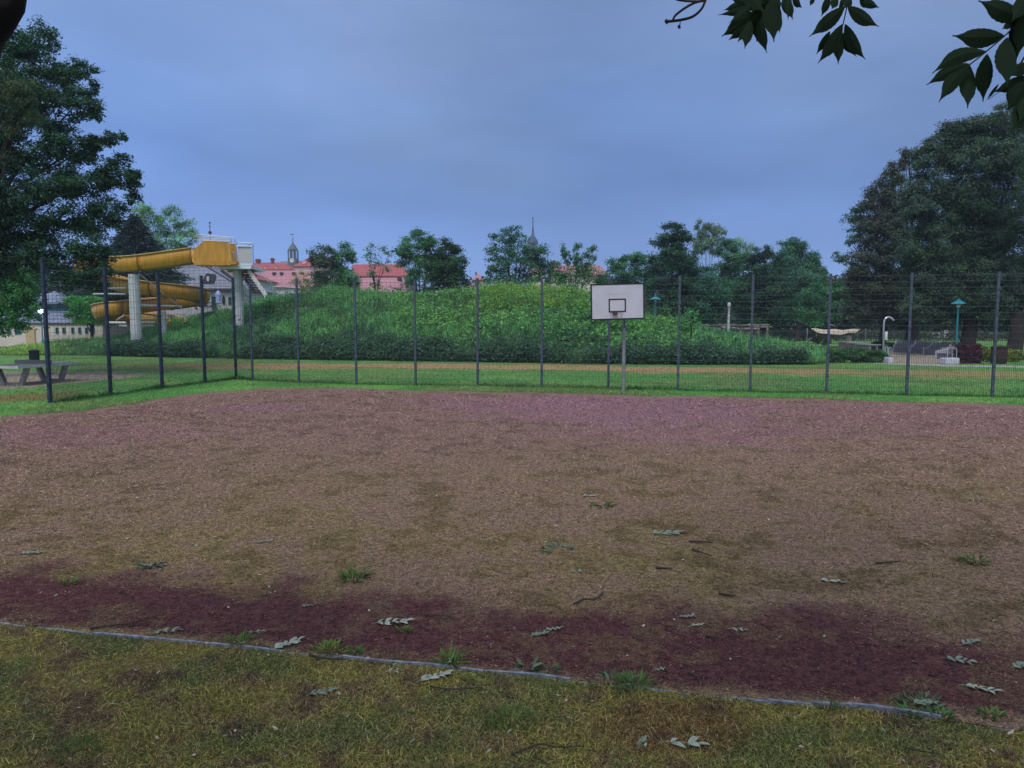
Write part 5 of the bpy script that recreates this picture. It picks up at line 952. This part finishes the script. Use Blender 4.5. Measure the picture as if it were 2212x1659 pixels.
# ------------------------------------------------------------------ litter on the ground
LEAFP = mat('pale_leaf_underside', (.33, .38, .30), .7, nscale=20, namt=.25); LEAFG = mat('grey_green_leaf', (.20, .26, .19), .6, nscale=20, namt=.3); LEAFY = mat('yellowed_leaf', (.42, .34, .10), .6); TW = mat('dark_twig', (.045, .035, .030), .9); SCR = mat('dry_leaf_scrap', (.46, .38, .30), .8)
def ground_leaf(px, py, Ln, rot, label, m, n=4, grp='fallen compound leaves'):
    Ln *= .8 if py > 1340 else .62; n = max(2, n-RS.randint(0, 2))
    p = gnd(px, py, .012); r = thing('fallen_leaf', label, 'leaf', p, grp); mb = MB(); ux, uy = math.cos(rot), math.sin(rot)
    A_ = [p+Vector((ux, uy, 0))*Ln*(t-.5)+Vector((0, 0, .012*math.sin(t*3))) for t in (0, .33, .66, 1)]; mb.tube(A_, .0015, 4); mb.build('leaf_stalk', m, r); mb = MB()
    def lf(b, ang, l_, w_):
        d = Vector((math.cos(ang), math.sin(ang), RS.uniform(.0, .25))); s_ = Vector((-d.y, d.x, RS.uniform(-.3, .3))); K = 5; V_ = []
        for i in range(K+1):
            t = i/K; w2 = w_*math.sin(math.pi*t)**.8*.5+.0004; c_ = b+d*l_*t+Vector((0, 0, .010*math.sin(t*math.pi))); V_ += [c_-s_*w2, c_+Vector((0,0,-.002)), c_+s_*w2]
        mb.add(V_, [q for i in range(K) for q in ((i*3, i*3+1, i*3+4, i*3+3), (i*3+1, i*3+2, i*3+5, i*3+4))])
    for i in range(n):
        b = A_[0].lerp(A_[-1], (i+.8)/(n+.3))
        for s_ in (-1, 1): lf(b, rot+s_*RS.uniform(.45, .95), Ln*.36*RS.uniform(.7, 1.2), Ln*RS.uniform(.13, .18))
    lf(A_[-1], rot, Ln*.38, Ln*.16); mb.build('leaflets', m, r)
GL = [(837,1345,.30,.1,'large pale compound leaf on the bare purple strip, left of centre',LEAFP,4),(613,1395,.24,.75,'pale fern-like leaf standing on the kerb strip left of centre',LEAFP,5),(928,1466,.25,.5,'pale spread leaf on the lawn just below the edging strip',LEAFP,4),
 (687,1498,.18,.3,'blue-green leaf lying alone in the lower left lawn',LEAFG,4),(1462,1606,.26,-.1,'large pale leaf on the lawn at the bottom, right of centre',LEAFP,3),(1788,1255,.34,-.4,'pale leaf on the brown court right of centre',LEAFP,4),(2106,1486,.22,-.5,'white-green leaf at the right end of the purple strip',LEAFP,3),
 (2204,1440,.20,.2,'fresh green leaf cut by the right frame edge',LEAFG,4),(349,1366,.22,.2,'grey-green leaf just above the edging strip at left',LEAFG,4),(543,1367,.15,.1,'small grey-green leaf rosette on the strip, right of the left leaf',LEAFG,3),(1160,1372,.16,.4,'star-shaped grey leaf near the picture centre on the purple strip',LEAFG,4),(1190,1360,.15,.2,'small grey leaf just right of the star-shaped one',LEAFG,3),
 (1383,1606,.12,.9,'crumpled dark leaf left of the big pale leaf at the bottom',LEAFG,3),(1420,1448,.1,.3,'faint grey leaf crumpled on the purple strip',LEAFG,3),(2060,1425,.2,-.4,'curled grey-green leaf at the right of the purple strip',LEAFG,4),(1990,1521,.18,.1,'grey leaf beside the edging strip at right',LEAFG,4),(1500,1352,.14,.3,'pale little leaf where purple strip meets brown court',LEAFP,3),(1588,1360,.14,-.3,'forked pale leaf at the upper rim of the purple strip',LEAFP,3),
 (318,1222,.2,.2,'grey leaf on the left side of the brown court',LEAFG,4),(58,1196,.3,.2,'grey leaf at the far left of the brown court',LEAFG,4),(560,1172,.26,.4,'grey-green leaf in the left middle court',LEAFG,4),(1265,1072,.34,.1,'pale leaf spot in the centre of the court',LEAFP,3),(1430,1152,.5,.05,'wide grey leaf on the court right of centre',LEAFG,5),(968,1432,.14,1.2,'upright pale leaf behind the edging strip',LEAFP,3),(845,1452,.12,0,'two-winged pale leaf on the edging line',LEAFP,2),
 (2090,1390,.2,.4,'grey leaf near the right frame edge on the court',LEAFG,4),(1480,1333,.2,.1,'grey leaf on the court above the purple strip',LEAFG,4),(660,1310,.16,.3,'small grey leaf above the large pale leaf',LEAFG,3),(1240,1235,.22,.1,'grey leaf in the middle of the brown court',LEAFG,3)]
for q in GL: ground_leaf(*q)
def twig(label, pts, rad, side=()):
    r = thing('fallen_twig', label, 'twig', gnd(*pts[0]), 'fallen twigs'); mb = MB(); P_ = catmull([gnd(x_, y_, .018+.012*((i*7) % 3)) for i, (x_, y_) in enumerate(pts)], 3); mb.tube(P_, [rad*(1-.5*i/len(P_)) for i in range(len(P_))], 6)
    for s_ in side: mb.tube([gnd(x_, y_, .02) for x_, y_ in s_], rad*.5, 5)
    mb.build('stick', TW, r)
twig('long curved dark twig on the lawn left of the bottom centre', [(1105,1630),(1150,1612),(1172,1607),(1200,1613),(1262,1612)], .006, [[(1150,1612),(1158,1635),(1185,1652)]])
twig('forked dark twig on the lawn just below the edging strip', [(930,1483),(965,1488),(1010,1487),(1040,1485)], .005, [[(1015,1486),(1008,1470),(990,1462)], [(965,1488),(945,1502)]])
twig('thin branched twig bundle near the left edging strip', [(195,1357),(250,1349),(290,1345),(340,1330)], .007, [[(250,1349),(300,1350),(330,1343)]])
twig('crooked twig on the court with a raised end', [(1240,1305),(1262,1294),(1285,1295),(1302,1280)], .010)
twig('straight stick on the right middle of the court, upper of two', [(1488,1169),(1515,1170),(1540,1172)], .012)
twig('bent stick just below the straight stick', [(1495,1186),(1515,1193),(1532,1199)], .010)
twig('short stick on the court above the crooked twig', [(1418,1226),(1452,1228)], .011)
twig('short dark stick on the court to the right', [(1553,1282),(1588,1287)], .011); twig('dark stick at the right middle of the court', [(1892,1216),(1925,1214),(1945,1212)], .011)
twig('thin dark twig on the purple strip below the crooked twig', [(905,1327),(945,1329),(985,1333)], .006); twig('short dark stick on the right purple strip', [(1525,1373),(1552,1378)], .009); twig('curved twig above the right edging strip', [(1486,1453),(1505,1461),(1522,1475)], .007); twig('slender twig in the right purple strip', [(2035,1400),(2048,1425),(2065,1440)], .004); twig('dark twig lying on the edging strip left of centre', [(668,1414),(700,1422),(745,1424)], .008)
twig('thin stick in the lower right lawn', [(1955,1615),(1990,1622),(2030,1628)], .005)
# small pale leaf scraps
mbp = MB(); mbp.add([(-.5,0,.004),(-.15,.28,.05),(.5,.05,.02),(.1,-.25,.03)], [(0,3,2,1)]); sp0 = mbp.build('leaf_scrap', SCR); tag(sp0, 'small pale leaf scrap lying on the court or lawn', 'leaf scrap', 'small pale leaf scraps'); m_ = sp0.modifiers.new('s', 'SOLIDIFY'); m_.thickness = .01
spp = sp0.copy(); spp.data = sp0.data.copy(); spp.data.materials[0] = LEAFP; col.objects.link(spp); tag(spp, 'small greenish-white leaf scrap lying on the court or lawn', 'leaf scrap', 'small greenish leaf scraps')
rl = random.Random(9)
for i in range(210):
    py_ = 1660-(1660-930)*rl.random()**.75; px_ = rl.uniform(-30, 2240); o = (sp0 if i == 0 else spp if i == 1 else (sp0 if rl.random() < .5 else spp).copy())
    if i > 1: col.objects.link(o)
    p = gnd(px_, py_, .016); s_ = rl.uniform(.018, .040)*(1 if p.y < 7 else 1.35); o.location = p; o.scale = (s_*rl.uniform(.8, 1.5), s_, s_); o.rotation_euler = (rl.uniform(-.3, .3), rl.uniform(-.3, .3), rl.uniform(0, 6.28))
# weeds along the strip
def tuft(label, px, py, R_, n, Ln, colr, wd=.008, flat=.9, cat='weed', name='weed_tuft'):
    p = gnd(px, py); a = RS.uniform(0, 6.28, n); r_ = R_*np.sqrt(RS.uniform(0, 1, n)); x = p.x+np.cos(a)*r_; y = p.y+np.sin(a)*r_*.8; az = a+RS.normal(0, .4, n); el = np.clip(RS.normal(flat, .3, n), .05, 1.5)
    D = np.stack([np.cos(az)*np.cos(el), np.sin(az)*np.cos(el), np.sin(el)], 1); S = nrm(np.stack([-np.sin(az), np.cos(az), RS.normal(0, .3, n)], 1)); L_ = Ln*RS.uniform(.5, 1.2, n); b = np.stack([np.cos(az)*L_*.2, np.sin(az)*L_*.2, -L_*.2], 1)
    o = cards(name, np.stack([x, y, x*0+.004], 1), D, S, L_, wd*RS.uniform(.7, 1.3, n), b, jitc(np.tile(colr, (n, 1)), .25), GRASS); tag(o, label, cat, 'weed tufts')
FG = (.085, .19, .035)
for q in (('bushy bright green grass tuft covering the edging strip near centre right', 1366, 1481, .10, 240, .085, (.10, .19, .05), .005), ('light green weed on the strip left of the dark twig', 712, 1406, .12, 110, .06, (.15, .22, .05), .012), ('small green weed between the fern-like leaf and the centre', 768, 1411, .05, 60, .05, FG, .009), ('green plantain with pale seed head at the edging line', 975, 1437, .05, 50, .14, FG, .013), ('grey-green rosette right of the plantain', 1140, 1446, .09, 34, .09, (.10, .15, .09), .026, .3), ('flat dark rosette right of the previous rosette', 1185, 1450, .05, 24, .06, (.07, .12, .06), .022, .3), ('green plant on the brown court left of centre', 763, 1252, .10, 60, .14, (.08, .16, .035), .02), ('small green weed on the purple strip below the large pale leaf', 873, 1364, .05, 50, .05, FG, .009), ('yellow-green weed at far left of the purple strip', 148, 1262, .08, 50, .07, (.15, .20, .04), .01), ('green weed next to the small rosette at left', 515, 1389, .07, 60, .09, FG, .01), ('leafy weed sitting on the right edging strip', 1962, 1545, .05, 40, .07, (.10,.2,.06), .016), ('bright weed just before the right end of the strip', 2028, 1551, .06, 44, .07, (.12, .2, .08), .02), ('low weed patch behind the right edging strip', 1988, 1524, .12, 70, .07, (.10, .14, .08), .02), ('green weed on the edging strip, right middle', 1790, 1533, .05, 50, .06, (.08, .14, .04), .009), ('grey-green weed patch on the strip left of the bushy tuft', 1325, 1478, .12, 60, .09, (.09, .14, .08), .02, .35), ('small rosette on the far court', 1300, 1093, .12, 40, .10, (.07, .13, .04), .03, .3), ('faint green plant on the right court edge', 2140, 1548, .06, 40, .06, (.12, .2, .05), .016), ('dull green weed on the court edge far right', 2100, 1215, .12, 50, .10, (.14, .19, .06), .02), ('green lawn tuft at the bottom centre', 1105, 1560, .14, 260, .07, (.085, .155, .035), .005), ('mid green lawn tuft at bottom left', 165, 1630, .12, 160, .07, (.075, .13, .035), .005), ('pale rosette on the court above the purple strip at left', 330, 1224, .1, 40, .09, (.12, .17, .12), .02, .3), ('grey rosette on the court, centre right', 1205, 1190, .14, 40, .1, (.13, .17, .13), .03, .3)): tuft(*q)
q = gnd(1026, 779.5); mb = MB(); mb.tube([q+Vector((-.32, 0, .05)), q+Vector((.1, 0, .05)), q+Vector((.22, 0, .05)), q+Vector((.3, 0, .05))], [.05, .05, .02, .02], 8); o = mb.build('plastic_bottle', mat('blue_plastic', (.35, .42, .62), .3)); tag(o, 'discarded blue-white plastic bottle at the foot of the mound', 'bottle')
# ------------------------------------------------------------------ the damp air
m = bpy.data.materials.new('haze'); m.use_nodes = True; t = m.node_tree; t.nodes.remove(t.nodes['Principled BSDF']); v = t.nodes.new('ShaderNodeVolumePrincipled')
v.inputs['Color'].default_value = (.72, .85, 1, 1); v.inputs['Density'].default_value = .0005; v.inputs['Anisotropy'].default_value = .2
t.links.new(v.outputs[0], t.nodes['Material Output'].inputs['Volume'])
hm = MB(); hm.box(-620, 620, -620, 620, -1, 60); o = hm.build('haze', m); tag(o, kind='stuff')
